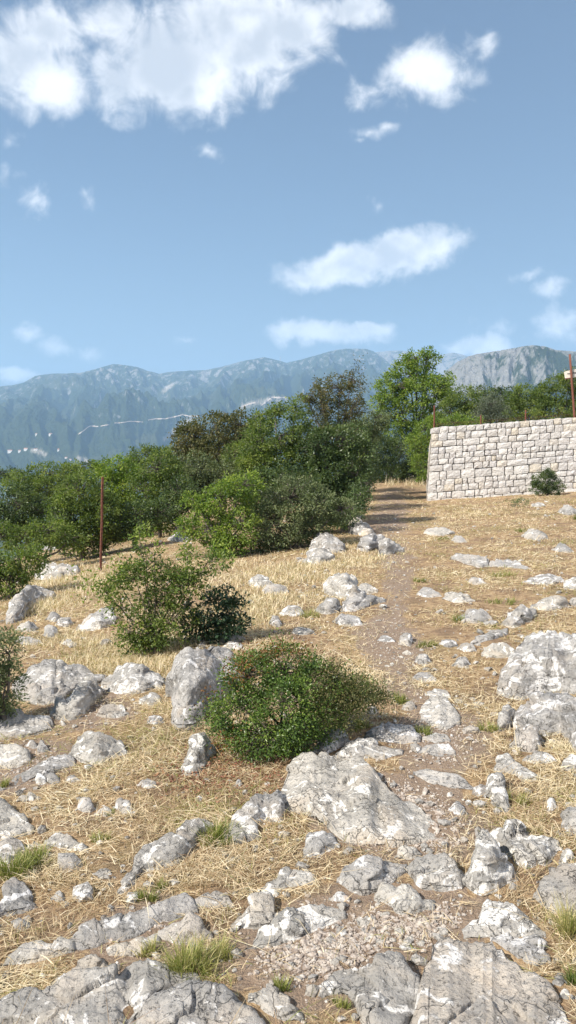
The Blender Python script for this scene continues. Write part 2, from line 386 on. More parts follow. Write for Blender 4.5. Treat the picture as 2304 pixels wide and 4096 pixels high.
def simple(name, a, b, scale, rough=0.8, metal=0.0, bs=0.3, bd=0.01):
    m, t, p = mat(name); pos = posn(t); n = noise(t, pos, scale, 5, 0.65)
    t.links.new(mix(t, ss(t, n, 0.35, 0.65), c4(a), c4(b)), p.inputs['Base Color']); p.inputs['Roughness'].default_value = rough; p.inputs['Metallic'].default_value = metal
    bump(t, p, n, bs, bd); return m
MAT['rust'] = simple('rusty_steel', (0.10, 0.032, 0.022), (0.21, 0.075, 0.045), 40, 0.85)
MAT['gravel'] = simple('gravel_stone', (0.23, 0.18, 0.145), (0.47, 0.42, 0.365), 34, 0.92, 0, 0.5, 0.01)
MAT['mortar'] = simple('mortar', (0.17, 0.15, 0.13), (0.29, 0.265, 0.235), 18, 0.95, 0, 0.6, 0.02)
MAT['sign_cream'] = simple('sign_cream', (0.72, 0.66, 0.55), (0.80, 0.75, 0.66), 12, 0.6)
MAT['sign_grey'] = simple('sign_grey', (0.42, 0.41, 0.39), (0.55, 0.53, 0.50), 12, 0.6)
MAT['sign_dark'] = simple('sign_dark', (0.03, 0.022, 0.018), (0.05, 0.04, 0.03), 12, 0.6)
MAT['house_wall'] = simple('house_wall', (0.72, 0.70, 0.66), (0.82, 0.80, 0.77), 0.3, 0.9)
MAT['house_roof'] = simple('house_roof', (0.42, 0.20, 0.13), (0.55, 0.30, 0.20), 0.3, 0.9)
MAT['pylon'] = simple('galvanised_steel', (0.25, 0.26, 0.27), (0.35, 0.36, 0.37), 1, 0.6)
def stone_mat():
    m, t, p = mat('wall_stone'); pos = posn(t); oi = nd(t, 'ShaderNodeObjectInfo').outputs['Random']
    col = ramp(t, oi, [(0.0, (0.70, 0.665, 0.62)), (0.35, (0.60, 0.575, 0.55)), (0.62, (0.76, 0.73, 0.685)), (0.86, (0.64, 0.615, 0.60)), (0.955, (0.68, 0.61, 0.50)), (1.0, (0.72, 0.655, 0.56))])
    n = noise(t, pos, 9, 6, 0.65); col = mix(t, ss(t, n, 0.45, 0.7, 0, 0.55), col, (0.52, 0.49, 0.46, 1))
    col = mix(t, ss(t, noise(t, pos, 26, 4, 0.7), 0.6, 0.72, 0, 0.6), col, (0.24, 0.225, 0.205, 1))
    t.links.new(col, p.inputs['Base Color']); p.inputs['Roughness'].default_value = 0.9; p.inputs['Specular IOR Level'].default_value = 0.2
    bump(t, p, noise(t, pos, 13, 6, 0.72), 1.0, 0.09); return m
MAT['wall_stone'] = stone_mat()

# ================================================================== THE SETTING
# trodden path: points (view pixels of 1449) and half width in metres
PATH = [(985,1235,.75),(985,1275,.75),(975,1320,.7),(985,1370,.6),(1005,1430,.35),(1000,1500,.3),(972,1560,.3),(955,1620,.28),(965,1670,.27),(1010,1730,.22),(1085,1790,.2),(1100,1880,.2),(1075,1980,.24),(1030,2080,.26),(960,2190,.2),(870,2290,.3),(860,2380,.32),(880,2470,.3),(760,2560,.25)]
pw = hit([a * KV for a, b, c in PATH], [b * KV for a, b, c in PATH])[:, :2]
phw = np.array([c for a, b, c in PATH])
def soil_at(x, y):
    p = np.stack([np.asarray(x, float), np.asarray(y, float)], -1); best = np.full(p.shape[:-1], 9.0)
    for i in range(len(pw) - 1):
        a, b = pw[i], pw[i + 1]; ab = b - a
        t = np.clip(((p - a) @ ab) / (ab @ ab), 0, 1)
        d = np.linalg.norm(p - (a + t[..., None] * ab), axis=-1) / (phw[i] + t * (phw[i + 1] - phw[i]))
        best = np.minimum(best, d * 1.75)
    n = fbm(P3(p[..., 0] * 2.2, p[..., 1] * 2.2), 3, 41)
    s = 1 - sst(best + 0.8 * n, 0.5, 1.5)
    s = s * (0.45 + 0.55 * sst(fbm(P3(p[..., 0] * 1.3 + 5, p[..., 1] * 1.3), 3, 43), -0.25, 0.25))
    return np.clip(s, 0, 1)

# rubble zones: where loose stones lie thick
def in_poly(n, pts, c):
    q = np.array([cq(c, *p) if c else (p[0] * KV, p[1] * KV) for p in pts]); lo, hi_ = q.min(0), q.max(0); out = []
    p = rng.uniform(lo, hi_, (n * 3, 2)); ins = np.zeros(len(p), bool); j = len(q) - 1
    for i in range(len(q)):
        cnd = (q[i, 1] > p[:, 1]) != (q[j, 1] > p[:, 1]); xx = (q[j, 0] - q[i, 0]) * (p[:, 1] - q[i, 1]) / (q[j, 1] - q[i, 1] + 1e-9) + q[i, 0]
        ins ^= cnd & (p[:, 0] < xx); j = i
    p = p[ins][:n]; return hit(p[:, 0], p[:, 1])
GZ = [(2600, [(440,500),(560,600),(680,640),(780,760),(800,840),(620,850),(640,700),(500,590)], 6), (500, [(300,720),(370,690),(440,700),(430,760),(330,770)], 6), (2600, [(0,560),(200,500),(420,480),(560,520),(380,620),(200,740),(60,760),(-80,700),(-120,620)], 8), (900, [(560,460),(700,420),(830,440),(800,540),(660,560),(570,520)], 8), (900, [(640,260),(860,200),(880,330),(830,450),(680,420)], 6), (500, [(650,520),(720,480),(780,500),(760,580),(670,590)], 7),
      (420, [(330,640),(560,560),(600,640),(660,780),(560,830),(400,760)], 4), (500, [(0,400),(200,340),(300,420),(100,560),(0,560)], 5), (350, [(400,120),(560,40),(720,60),(700,140),(560,200),(420,200)], 4), (500, [(280,60),(500,40),(640,200),(500,260),(280,260)], 5)]
PG = np.concatenate([in_poly(int(n * 1.0), pts, c) for n, pts, c in GZ]); PG[:, :2] += rng.normal(0, .022, (len(PG), 2)) * PG[:, 1:2] ** .8; PG[:, 2] = zg(PG[:, 0], PG[:, 1])
_rh, _rx, _ry = np.histogram2d(PG[:, 0], PG[:, 1], bins=[np.arange(-4, 6.01, .08), np.arange(1, 16.01, .08)])
for _ in range(2): _rh = (_rh + np.roll(_rh, 1, 0) + np.roll(_rh, -1, 0) + np.roll(_rh, 1, 1) + np.roll(_rh, -1, 1)) / 5
def rubble_at(x, y):
    x = np.asarray(x, float); y = np.asarray(y, float); i = ((x + 4) / .08).astype(int); j = ((y - 1) / .08).astype(int)
    ok = (i >= 0) & (i < _rh.shape[0]) & (j >= 0) & (j < _rh.shape[1])
    return np.where(ok, np.clip(_rh[np.clip(i, 0, _rh.shape[0] - 1), np.clip(j, 0, _rh.shape[1] - 1)] / (18 / np.maximum(y, 1)), 0, 1), 0)
fine = np.arange(-30, 30.01, 0.32)
az = R(1) * np.concatenate([np.arange(-180, -31, 5.0), fine, np.arange(35, 180, 5.0)])
rr = np.concatenate([np.exp(np.arange(math.log(0.35), math.log(60), 0.0135)), np.exp(np.arange(math.log(61), math.log(9400), 0.06))])
A, Rr = np.meshgrid(az, rr); X = np.sin(A) * Rr; Y = np.cos(A) * Rr
Z = zg(X, Y); nr, nc = X.shape
V = np.stack([X, Y, Z], -1).reshape(-1, 3)
i = np.arange(nr - 1)[:, None] * nc; j = np.arange(nc)[None, :]; j2 = (j + 1) % nc
Q = np.stack([i + j, i + nc + j, i + nc + j2, i + j2], -1).reshape(-1, 4)[:, ::-1]
V = np.concatenate([V, [[0, 0, float(zg(0., 0.))]]]); jj = np.arange(nc)
T = np.stack([jj, (jj + 1) % nc, np.full(nc, len(V) - 1)], -1)[:, ::-1]
far = sst(np.hypot(V[:, 0], V[:, 1]), 38, 60)
soil = np.maximum(soil_at(V[:, 0], V[:, 1]), .9 * rubble_at(V[:, 0], V[:, 1]))
o = obj('ground', mesh('ground', V, [T, Q], {'soil': soil, 'far': far}), MAT['ground'])
tag(o, 'dry stony hillside ground with a trodden path', kind='structure')

# mountains: ridge line in view pixels, distance of ridge and foot
ROADS = [[(313,1739),(356,1710),(393,1708),(435,1703),(460,1696),(517,1689),(571,1692),(592,1682),(660,1678),(731,1662),(795,1667)]]
SCREE = [[(660,1757),(700,1722),(740,1690),(768,1674)],[(966,1630),(1010,1612),(1060,1606),(1089,1592),(1140,1594)],[(655,1562),(690,1540)],[(131,1801),(180,1816)],[(313,1831),(350,1845)]]
def pl_dist(qx, qy, pl):
    p = np.stack([qx, qy], -1); best = np.full(qx.shape, 1e9)
    for a, b in zip(pl[:-1], pl[1:]):
        a = np.array(a, float); ab = np.array(b, float) - a
        t = np.clip(((p - a) @ ab) / (ab @ ab), 0, 1); best = np.minimum(best, np.linalg.norm(p - (a + t[..., None] * ab), axis=-1))
    return best
HEIGHT = {}
def mountain(name, label, ridge, r0, r1, rb, seed, rockiness, cliff, base=-135.0, marks=False, az_lim=46):
    q = np.array(ridge, float) * KV; d = ray(q[:, 0], q[:, 1])
    raz = np.arctan2(d[:, 0], d[:, 1]); rel = d[:, 2] / np.hypot(d[:, 0], d[:, 1])
    lo, hi = max(math.degrees(raz[0]), -az_lim), min(math.degrees(raz[-1]), az_lim)
    a = np.unique(np.concatenate([np.arange(lo, min(hi, -22), 0.5), np.arange(max(lo, -22), min(hi, 22), 0.085), np.arange(max(lo, 22), hi, 0.5)]))
    az = R(1) * a; tgt = np.interp(az, raz, rel); tgt = tgt + 0.0009 * fbm(P3(az * 90, 0 * az, seed), 5, seed, 0.6)
    s = np.concatenate([np.linspace(0, 1, 190), np.linspace(1.02, 1.5, 22)])
    rad = r0 + (r1 - r0) * s
    A, S = np.meshgrid(az, s); Rd = r0 + (r1 - r0) * S
    wob = 1 + 0.10 * fbm(P3(A * 4, S * 0 + seed), 3, seed); Rd = r0 + (Rd - r0) * wob
    X = np.sin(A) * Rd; Y = np.cos(A) * Rd
    Hc = EYE + tgt * (r0 + (r1 - r0) * wob[0])
    p = np.clip(S, 0, 1); shape = (1 - cliff) * p ** 1.25 + cliff * (0.35 * p + 0.45 * sst(p, 0.62, 0.80) + 0.20 * p ** 2)
    Z = base + (Hc - base) * shape
    back = np.clip(S - 1, 0, 1); Z = Z - (Hc - base) * back * rb
    P = P3(X, Y, Z)
    rid = fbm(P * np.array([1 / 900., 1 / 1500., 1 / 1400.]), 6, seed + 5, 0.55, ridged=True)
    small = fbm(P / 260.0, 5, seed + 9, 0.6)
    str_ = fbm(np.stack([A * 60 + 1.5 * small, S * 9, 0 * A + seed], -1), 5, seed + 2, 0.6, ridged=True)
    env = np.sin(np.pi * np.clip(S, 0, 1) ** 0.8)
    amp = (Hc - base)
    wv = fbm(P / 1100.0, 3, seed + 21); gul = fbm(np.stack([A * 30 + 1.6 * wv + 0.9 * S, S * 3.0 + 0.8 * wv, 0 * A + seed], -1), 6, seed + 3, 0.58, ridged=True)
    Z = Z + env * amp * (0.16 * rid + 0.09 * small + 0.23 * gul) + cliff * env * amp * 0.10 * str_ * sst(p, 0.45, 0.75)
    Z = Z + 0.012 * amp * small * (S < 1.2)
    el = ((Z - EYE) / Rd).max(0); k = np.where(el > 0.002, tgt / np.maximum(el, 0.002), 1)
    Z = np.where(Z > 0, Z * np.minimum(k, 3), Z)
    V = np.stack([X, Y, Z], -1)
    gz = np.gradient(Z, axis=0) / np.maximum(np.gradient(Rd, axis=0), 1)
    rock = rockiness * (0.2 + 0.8 * p ** 2) + sst(gz, 0.45, 1.0) * 0.35 + cliff * (0.45 * str_ * sst(p, .5, .7) - 0.5 * (1 - sst(p, 0.5, 0.72)) - 0.5 * sst(A, R(13), R(19)) * (1 - sst(p, .72, .86)))
    bare = np.zeros_like(Z)
    if marks:
        qx, qy = project(V)
        for pl in SCREE: bare = np.maximum(bare, 0.5 * (1 - sst(pl_dist(qx, qy, pl) + 7 * fbm(P3(qx / 16, qy / 16), 3, 2), 3, 12)))
    nr, nc = Z.shape
    o = obj(name, mesh(name, V.reshape(-1, 3), gridfaces(nr, nc, flip=False), {'rock': rock.ravel(), 'bare': bare.ravel()}), MAT['mountain'])
    tag(o, label, kind='structure')
    HEIGHT[name] = (V, az)
    return o
mountain('mountain_range', 'hazy blue green mountain range across the valley with pale road cuts',
   [(-1100,1010),(-700,985),(-350,975),(-150,990),(0,972),(30,969),(60,962),(90,945),(130,940),(200,938),(225,932),(255,924),(285,915),(315,918),(340,922),(370,932),(400,940),(430,935),(480,932),(515,931),(560,922),(610,908),(640,903),(665,898),(690,904),(720,912),(755,905),(790,895),(840,881),(870,877),(920,877),(940,884),(970,905),(1010,940),(1060,985),(1130,1040),(1250,1100)],
   2300, 5600, 0.5, 11, 0.36, 0.25, marks=True)
mountain('distant_mountain', 'pale limestone ridge farther back between the two ranges',
   [(820,960),(880,905),(945,886),(980,882),(1010,882),(1080,889),(1110,892),(1140,887),(1165,892),(1190,900),(1230,915),(1300,960)],
   3900, 5800, 0.5, 23, 0.6, 0.3)
mountain('cliff_mountain', 'grey limestone mountain with vertical cliffs above the dark wooded slope',
   [(1040,1050),(1090,985),(1120,935),(1150,910),(1180,896),(1200,890),(1240,884),(1290,876),(1320,870),(1345,868),(1370,871),(1400,880),(1449,884),(1550,880),(1700,905),(1950,940),(2300,930),(2700,990)],
   1000, 2500, 0.5, 37, 0.48, 0.8)

def on_mountain(qx, qy, name='mountain_range'):
    V, az = HEIGHT[name]; d = ray(qx, qy); a = math.atan2(d[0], d[1]); t = d[2] / math.hypot(d[0], d[1])
    k = int(np.clip(np.searchsorted(az, a), 1, len(az) - 1)); w = (a - az[k - 1]) / (az[k] - az[k - 1])
    c = V[:, k - 1] * (1 - w) + V[:, k] * w; el = (c[:, 2] - EYE) / np.hypot(c[:, 0], c[:, 1])
    n = max(int(np.argmax(el > t)), 1); f = np.clip((t - el[n - 1]) / (el[n] - el[n - 1] + 1e-9), 0, 1)
    return c[n - 1] * (1 - f) + c[n] * f
ROADS = [[(313,1741),(335,1726),(352,1712),(360,1707),(393,1709)], [(402,1708),(420,1705),(437,1703)], [(458,1696),(490,1694),(517,1689),(545,1690),(572,1692)], [(592,1684),(625,1678),(660,1679),(700,1670),(731,1662),(760,1668),(797,1667)], [(966,1629),(1010,1615),(1030,1611)], [(1040,1628),(1089,1592),(1137,1594)]]
WID = [4, 1.6, 2.2, 3, 2.4, 5]
MAT['road_cut'] = simple('road_cut', (0.34, 0.27, 0.22), (0.48, 0.41, 0.35), 0.02, 0.95, 0, 0.4, 4)
for pl, wq in zip(ROADS, WID):
    pl = np.array(pl, float); L_ = np.concatenate([[0], np.cumsum(np.linalg.norm(np.diff(pl, axis=0), axis=1))]); q = np.linspace(0, L_[-1], max(4, int(L_[-1] / 5)))
    X = np.interp(q, L_, pl[:, 0]); Y = np.interp(q, L_, pl[:, 1]) + 1.2 * vn(P3(q / 13, 0 * q, 3 + wq)); wv = wq * (0.55 + 0.6 * np.abs(vn(P3(q / 17, 0 * q + 4, wq)))) * np.sin(np.pi * np.linspace(.06, .94, len(q))) ** .4
    rows = []
    for s_ in (-.5, 0, .5):
        P = np.array([on_mountain(x, y + s_ * w) for x, y, w in zip(X, Y, wv)]); dr = P - np.array([0, 0, EYE]); rows.append(P - dr / np.linalg.norm(dr, axis=1)[:, None] * 14 + np.array([0, 0, 5 if s_ == 0 else 2]))
    P = np.concatenate(rows); c = P.mean(0)
    tag(obj('mountain_road', mesh('mountain_road', P - c, gridfaces(3, len(q), flip=True)), MAT['road_cut'], loc=c), 'pale fresh road cut across the far mountain slope', kind='structure')

# the air itself
hz = [(-9600, 9600), (-9600, 9600), (-150.0, 930.0)]
V = [(x, y, z) for z in hz[2] for y in hz[1] for x in hz[0]]
o = obj('haze', mesh('haze', V, [[0, 2, 3, 1], [4, 5, 7, 6], [0, 1, 5, 4], [2, 6, 7, 3], [0, 4, 6, 2], [1, 3, 7, 5]], smooth=False))
tag(o, 'thin blue summer haze filling the valley air', kind='stuff')
m = bpy.data.materials.new('haze_air'); m.use_nodes = True; t = m.node_tree; t.nodes.clear()
pv = nd(t, 'ShaderNodeVolumePrincipled'); pv.inputs['Color'].default_value = (0.44, 0.69, 1.0, 1); pv.inputs['Density'].default_value = 0.00016
pv.inputs["Anisotropy"].default_value = 0.0
mo = nd(t, 'ShaderNodeOutputMaterial'); t.links.new(pv.outputs[0], mo.inputs['Volume']); o.data.materials.append(m)

# ================================================================== ROCKS
OCC = set()                                          # ground cells (4 cm) covered by rock
def jit(u, seed, s): return vn(P3(u * s, 0 * u + seed * 1.7, 0 * u + 0.3), seed)
def rock(name, label, c, top, bot, face=0.42, fa=66, ta=14, mt='rock', rough=1.0, cat='rock', group=None, seed=None):
    fa, ta, face, rough = fa * .80, ta * .5, face * .85, rough * .85      # low, weathered, half buried
    seed = seed or (len(bpy.data.objects) * 13 + 5)
    rg = np.random.default_rng(seed)
    tq = np.array([cq(c, *p) for p in top]); bq = np.array([cq(c, *p) for p in bot])
    x0, x1 = min(tq[0, 0], bq[0, 0]), max(tq[-1, 0], bq[-1, 0])
    hpx = max(np.interp(np.linspace(x0, x1, 50), bq[:, 0], bq[:, 1]) - np.interp(np.linspace(x0, x1, 50), tq[:, 0], tq[:, 1]))
    nc = int(np.clip((x1 - x0) / 4.2, 10, 190)); nr = int(np.clip(hpx / 3.6, 8, 110))
    u = np.linspace(x0, x1, nc); e = np.sin(np.pi * np.linspace(0.02, 0.98, nc)) ** 0.35
    vt = np.interp(u, tq[:, 0], tq[:, 1]); vb = np.interp(u, bq[:, 0], bq[:, 1]); vb = np.maximum(vb, vt + 2)
    H = vb - vt
    vt = vt - e * (0.06 * H * jit(u, seed, 1 / 28.) + 2.5 * jit(u, seed + 1, 1 / 9.) + np.minimum(.10 * H, 7) * jit(u, seed + 11, 1 / 16.))
    vb = vb + e * (0.06 * H * jit(u, seed + 2, 1 / 28.) + 2.0 * jit(u, seed + 3, 1 / 9.) + np.minimum(.10 * H, 7) * jit(u, seed + 12, 1 / 18.))
    vb = np.maximum(vb, vt + 2)
    kw = np.exp(-.5 * (np.arange(-nc, nc + 1) / (nc * .07 + 1)) ** 2); kw /= kw.sum()
    vs = np.convolve(np.pad(vb, nc, mode='edge'), kw, 'same')[nc:-nc]           # the face follows the smoothed foot line, so it does not flute
    G = hit(u, vs); rho0 = np.hypot(G[:, 0], G[:, 1]); z0 = G[:, 2]
    kf = np.clip(face * (1 + 0.45 * jit(u, seed + 4, 1 / 90.) + 0.08 * jit(u, seed + 6, 1 / 22.)), 0.05, 0.92)
    tA = math.tan(R(fa)) * (1 + 0.14 * jit(u, seed + 7, 1 / 90.)); tB = np.tan(R(ta) + 0.02 * jit(u, seed + 8, 1 / 110.))
    t = np.linspace(0, 1, nr)[:, None]
    v = vb + (vt - vb) * t; d = ray(np.broadcast_to(u, v.shape), v); hz_ = np.hypot(d[..., 0], d[..., 1]); mm = d[..., 2] / hz_
    vf = vb + (vt - vb) * kf; df = ray(u, vf); mf = df[:, 2] / np.hypot(df[:, 0], df[:, 1])
    rf = (z0 - rho0 * tA - EYE) / (mf - tA); zf = EYE + rf * mf
    rF = (z0 - rho0 * tA - EYE) / (mm - tA)
    den = mm - tB; den = np.minimum(den, -0.02)
    rT = np.minimum((zf - rf * tB - EYE) / den, rf + 2.5)
    rho = np.where(t <= kf, rF, np.maximum(rT, rf))
    Pm = np.stack([d[..., 0] / hz_ * rho, d[..., 1] / hz_ * rho, EYE + mm * rho], -1)
    # never below the ground
    gz = zg(Pm[..., 0], Pm[..., 1]); Pm[..., 2] = np.maximum(Pm[..., 2], gz + 0.004)
    size = float(np.sqrt((x1 - x0) * hpx) * rho0.mean() / F)
    # back and bottom, going into the ground
    un = d[-1] / hz_[-1][:, None]; un = np.stack([un[:, 0], un[:, 1], 0 * un[:, 0]], -1)
    tp = Pm[-1]; h = np.maximum(tp[:, 2] - zg(tp[:, 0], tp[:, 1]), 0.01)[:, None]
    rows = []
    for f_, s_ in ((0.12, 0.10), (0.25, 0.35), (0.42, 0.75)):
        b = tp + un * (h * f_ + 0.008 + f_ * 0.03); b[:, 2] = tp[:, 2] - s_ * h[:, 0]; rows.append(b)
    b = tp + un * (h * 0.6 + 0.05); b[:, 2] = zg(b[:, 0], b[:, 1]) - 0.12; rows.append(b)
    fr = Pm[0] - un * 0.012; fr[:, 2] = Pm[0][:, 2] - 0.10
    Pm = np.concatenate([fr[None], Pm] + [r_[None] for r_ in rows])
    # sides
    def side(col, nxt):
        dv = col - nxt; dv[:, 2] = 0; dv = dv.mean(0); dv = dv / (np.linalg.norm(dv) + 1e-9)
        s1 = col + dv * 0.012; s1[:, 2] = col[:, 2] - 0.25 * np.maximum(col[:, 2] - zg(col[:, 0], col[:, 1]), 0)
        s2 = col + dv * 0.035; s2[:, 2] = zg(s2[:, 0], s2[:, 1]) - 0.12
        return s2, s1
    L2, L1 = side(Pm[:, 0].copy(), Pm[:, 1].copy()); R2, R1 = side(Pm[:, -1].copy(), Pm[:, -2].copy())
    Pm = np.concatenate([L2[:, None], L1[:, None], Pm, R1[:, None], R2[:, None]], 1)
    nr2, nc2 = Pm.shape[:2]
    # fractured, pitted relief along the normals
    gu = np.gradient(Pm, axis=1); gv = np.gradient(Pm, axis=0); N = np.cross(gu, gv); N /= np.linalg.norm(N, axis=-1)[..., None] + 1e-9
    hm = float(np.quantile(Pm[1:-4, :, 2] - zg(Pm[1:-4, :, 0], Pm[1:-4, :, 1]), .8))
    sc = max(min(size, 1.6 * hm + 0.06), 0.05)
    P_ = Pm + rg.uniform(0, 50, 3)
    ns = int(np.clip(size * 18, 5, 20)); k = rg.integers(0, nr2 * nc2, ns); seeds = Pm.reshape(-1, 3)[k]
    nv = rg.normal(size=(ns, 3)) * 0.17; of = rg.uniform(-0.5, 0.5, ns)
    Wp = Pm + 0.10 * sc * np.stack([fbm(P_ / sc * 2.2, 2, seed + q) for q in (1, 2, 3)], -1)
    D = np.linalg.norm((Wp[..., None, :] - seeds) * np.array([1, 1, 2.3]), axis=-1); c1 = D.argmin(-1)
    d1 = D.min(-1); np.put_along_axis(D, c1[..., None], 9e9, -1); d2 = D.min(-1)
    plate = np.clip(((Pm - seeds[c1]) * nv[c1]).sum(-1), -.14 * sc, .14 * sc) + of[c1] * 0.05 * sc
    crack = -0.026 * sc * (1 - sst((d2 - d1) / sc, 0.0, 0.09))
    big = fbm(P_ / sc * 1.6, 3, seed + 4) * 0.06 * sc
    pit = -np.abs(fbm(P_ / 0.045, 3, seed + 6)) * 0.010 - np.maximum(0, fbm(P_ / 0.09, 2, seed + 8) - 0.15) * 0.05
    rid = fbm(P_ * np.array([1, 1, 2.2]) / 0.14, 4, seed + 9, 0.6, ridged=True) * 0.012
    # bedding ledges
    zz_ = (Pm[..., 2] + 0.10 * Pm[..., 0] + 0.05 * fbm(P_ / 0.3, 2, seed + 12)) / (0.045 + 0.05 * rg.uniform()); fr_ = zz_ - np.floor(zz_)
    rid = rid * 1.1 + 0.014 * (sst(fr_, 0, .8) - sst(fr_, .86, 1.0) - .4)
    far_k = 1 + 0.06 * rho0.mean()
    disp = rough * (plate + crack + big + (pit + rid) * min(1.0, sc / 0.25) * far_k)
    wgt = np.ones((nr2, nc2)); wgt[0] = 0.3; wgt[-1] = 0.3
    Pm = Pm + N * (disp * wgt)[..., None]
    ctr = Pm.reshape(-1, 3).mean(0); ctr[2] = float(zg(ctr[0], ctr[1])) - 0.02
    o = obj(name, mesh(name, (Pm - ctr).reshape(-1, 3), gridfaces(nr2, nc2)), MAT[mt], loc=ctr)
    for a in (Pm[2 + nr // 6:-3, 4:-4] / 0.04).reshape(-1, 3)[:, :2].astype(int): OCC.add((int(a[0]), int(a[1])))
    return tag(o, label, cat, group)
def stone(label, c, x0, y0, x1, y1, mt='rock', group=None, name='limestone_stone', face=0.5, ta=22, **k):
    rg = np.random.default_rng(int(x0 * 7 + y0 * 3 + c)); w, h = x1 - x0, y1 - y0; s = rg.uniform(-0.12, 0.12)
    top = [(x0, y0 + h * (.62 + s)), (x0 + w * .10, y0 + h * .30), (x0 + w * (.35 + s), y0), (x0 + w * (.66 + s), y0 + h * .06), (x0 + w * .9, y0 + h * (.36 - s)), (x1, y0 + h * (.68 - s))]
    bot = [(x0, y0 + h * (.68 + s)), (x0 + w * .2, y0 + h * .93), (x0 + w * .55, y1), (x0 + w * .85, y0 + h * .92), (x1, y0 + h * (.74 - s))]
    return rock(name, label, c, top, bot, face=face, ta=ta, mt=mt, cat='stone' if name.endswith('stone') else 'rock', group=group, **k)
B, S = 'limestone_boulder', 'limestone_slab'
# ---- bottom of the picture
rock(S, 'broad pale grey rock slab filling the bottom left corner', 7, [(-60,960),(0,930),(60,890),(130,860),(260,830),(300,805),(400,755),(480,760),(540,770),(600,745),(640,705),(730,680),(800,690),(845,710),(850,745),(900,765),(985,775),(1000,800)], [(-60,1080),(640,1080),(700,1000),(740,900),(850,830),(940,815),(1000,810)], face=.25, fa=55, ta=10, seed=101)
rock(B, 'smooth mid grey boulder with white spots at the bottom edge, left of centre', 7, [(690,1040),(705,990),(725,900),(770,870),(850,850),(900,832),(1000,825),(1080,825),(1130,850),(1160,885),(1195,930),(1250,945),(1300,1000),(1320,1040)], [(690,1090),(1320,1090)], face=.45, fa=62, ta=12, seed=102, rough=.8)
rock(B, 'knobbly grey rock beside the mid grey boulder at the bottom centre', 7, [(1275,870),(1320,840),(1400,835),(1450,870),(1480,930),(1500,960)], [(1275,890),(1330,930),(1380,980),(1450,995),(1500,985)], mt='rock', seed=103)
stone('rounded grey stone in straw just above the bottom left slab', 7, 378, 665, 527, 768)
rock(S, 'long grey slab sloping through dry straw with rubble at its right end', 7, [(350,605),(380,550),(430,515),(530,475),(640,445),(740,425),(860,385),(930,365),(970,390),(985,420)], [(350,620),(400,650),(450,635),(530,590),(640,580),(720,555),(780,505),(880,490),(985,440)], face=.45, fa=50, ta=8, seed=105, rough=.7)
rock(S, 'low flat grey rock at the upper right end of the long slab', 7, [(985,400),(1030,375),(1090,350),(1150,360),(1175,410)], [(985,418),(1080,425),(1175,420)], face=.2, ta=8)
rock(B, 'pale wedge of rock behind the tall green and yellow grass tuft', 7, [(812,545),(850,520),(910,500),(955,465),(1000,490),(1045,550)], [(812,575),(900,605),(1000,600),(1045,570)], mt='rock', face=.5, rough=.7)
rock(S, 'low dark speckled rock lying in straw at the left below the long slab', 7, [(15,705),(40,665),(110,630),(190,598),(240,610),(300,600),(350,612)], [(15,718),(120,700),(240,680),(300,660),(350,640)], face=.5)
rock(B, 'pale lumpy rock at the left edge below the bright green grass', 7, [(-40,420),(0,400),(20,380),(25,330),(60,285),(120,295),(150,340),(168,400)], [(-40,480),(0,468),(60,445),(120,442),(168,415)], mt='rock_white')
rock(S, 'long narrow rock running diagonally with a pitted pinkish flank', 7, [(610,330),(640,250),(690,170),(740,140),(820,105),(870,50),(930,-20),(1000,-28),(1060,-5)], [(610,348),(660,332),(700,260),(760,240),(860,210),(960,150),(985,90),(1010,45),(1060,10)], face=.5, fa=55, ta=12, seed=110)
rock(S, 'low rubble covered rock right below the long grey slab', 7, [(570,640),(640,620),(720,590),(780,570)], [(570,660),(680,672),(780,605)], face=.3, ta=8)
rock(B, 'small rock with two rounded steps left of the rubble patch', 7, [(1190,510),(1230,430),(1270,380),(1350,372),(1370,400),(1390,440),(1450,440)], [(1190,528),(1290,522),(1380,505),(1450,490)], mt='rock_white', ta=10)
rock(B, 'pair of chalk white rocks joined, above the stepped small rock', 7, [(1338,330),(1360,300),(1395,280),(1410,235),(1449,228),(1500,235),(1560,255)], [(1338,348),(1380,365),(1430,320),(1560,300)], mt='rock_white')
rock(S, 'rough pitted rock rising from the rubble left of the path', 8, [(-205,610),(-150,540),(-80,515),(0,445),(60,430),(150,425),(275,445)], [(-205,640),(-60,630),(60,570),(180,525),(275,475)], face=.5, mt='rock_white', ta=8)
rock(S, 'flat grey rock left of the dark pitted boulder', 8, [(-45,285),(0,232),(60,235),(112,270)], [(-45,302),(40,312),(112,288)], face=.4)
rock(B, 'dark pitted grey boulder in the lower middle of the path', 8, [(258,275),(290,230),(340,185),(400,160),(450,170),(500,200),(540,212),(578,218)], [(258,292),(310,332),(370,348),(440,342),(510,300),(578,240)], face=.5, seed=116)
rock(B, 'flat topped grey boulder right of the dark pitted one', 8, [(598,212),(650,175),(720,165),(790,160),(830,190),(850,230),(868,300)], [(598,238),(640,300),(700,328),(800,332),(868,320)], face=.55, seed=117)
rock(B, 'white edged boulder in front of the two pitted grey boulders', 8, [(463,360),(480,310),(540,325),(590,310),(640,350),(670,390),(705,405)], [(463,378),(510,402),(540,442),(600,455),(705,425)], mt='rock_white', face=.6)
stone('small grey stone behind the two pitted grey boulders', 8, 545, 112, 652, 182)
rock(B, 'tall white and grey rock spike at the right, split in two', 8, [(893,270),(925,190),(940,110),(955,30),(1005,24),(1040,80),(1070,130),(1105,200),(1125,260)], [(898,302),(930,352),(980,368),(1040,345),(1090,300),(1122,275)], mt='rock_white', face=.7, fa=70, seed=120, rough=.55)
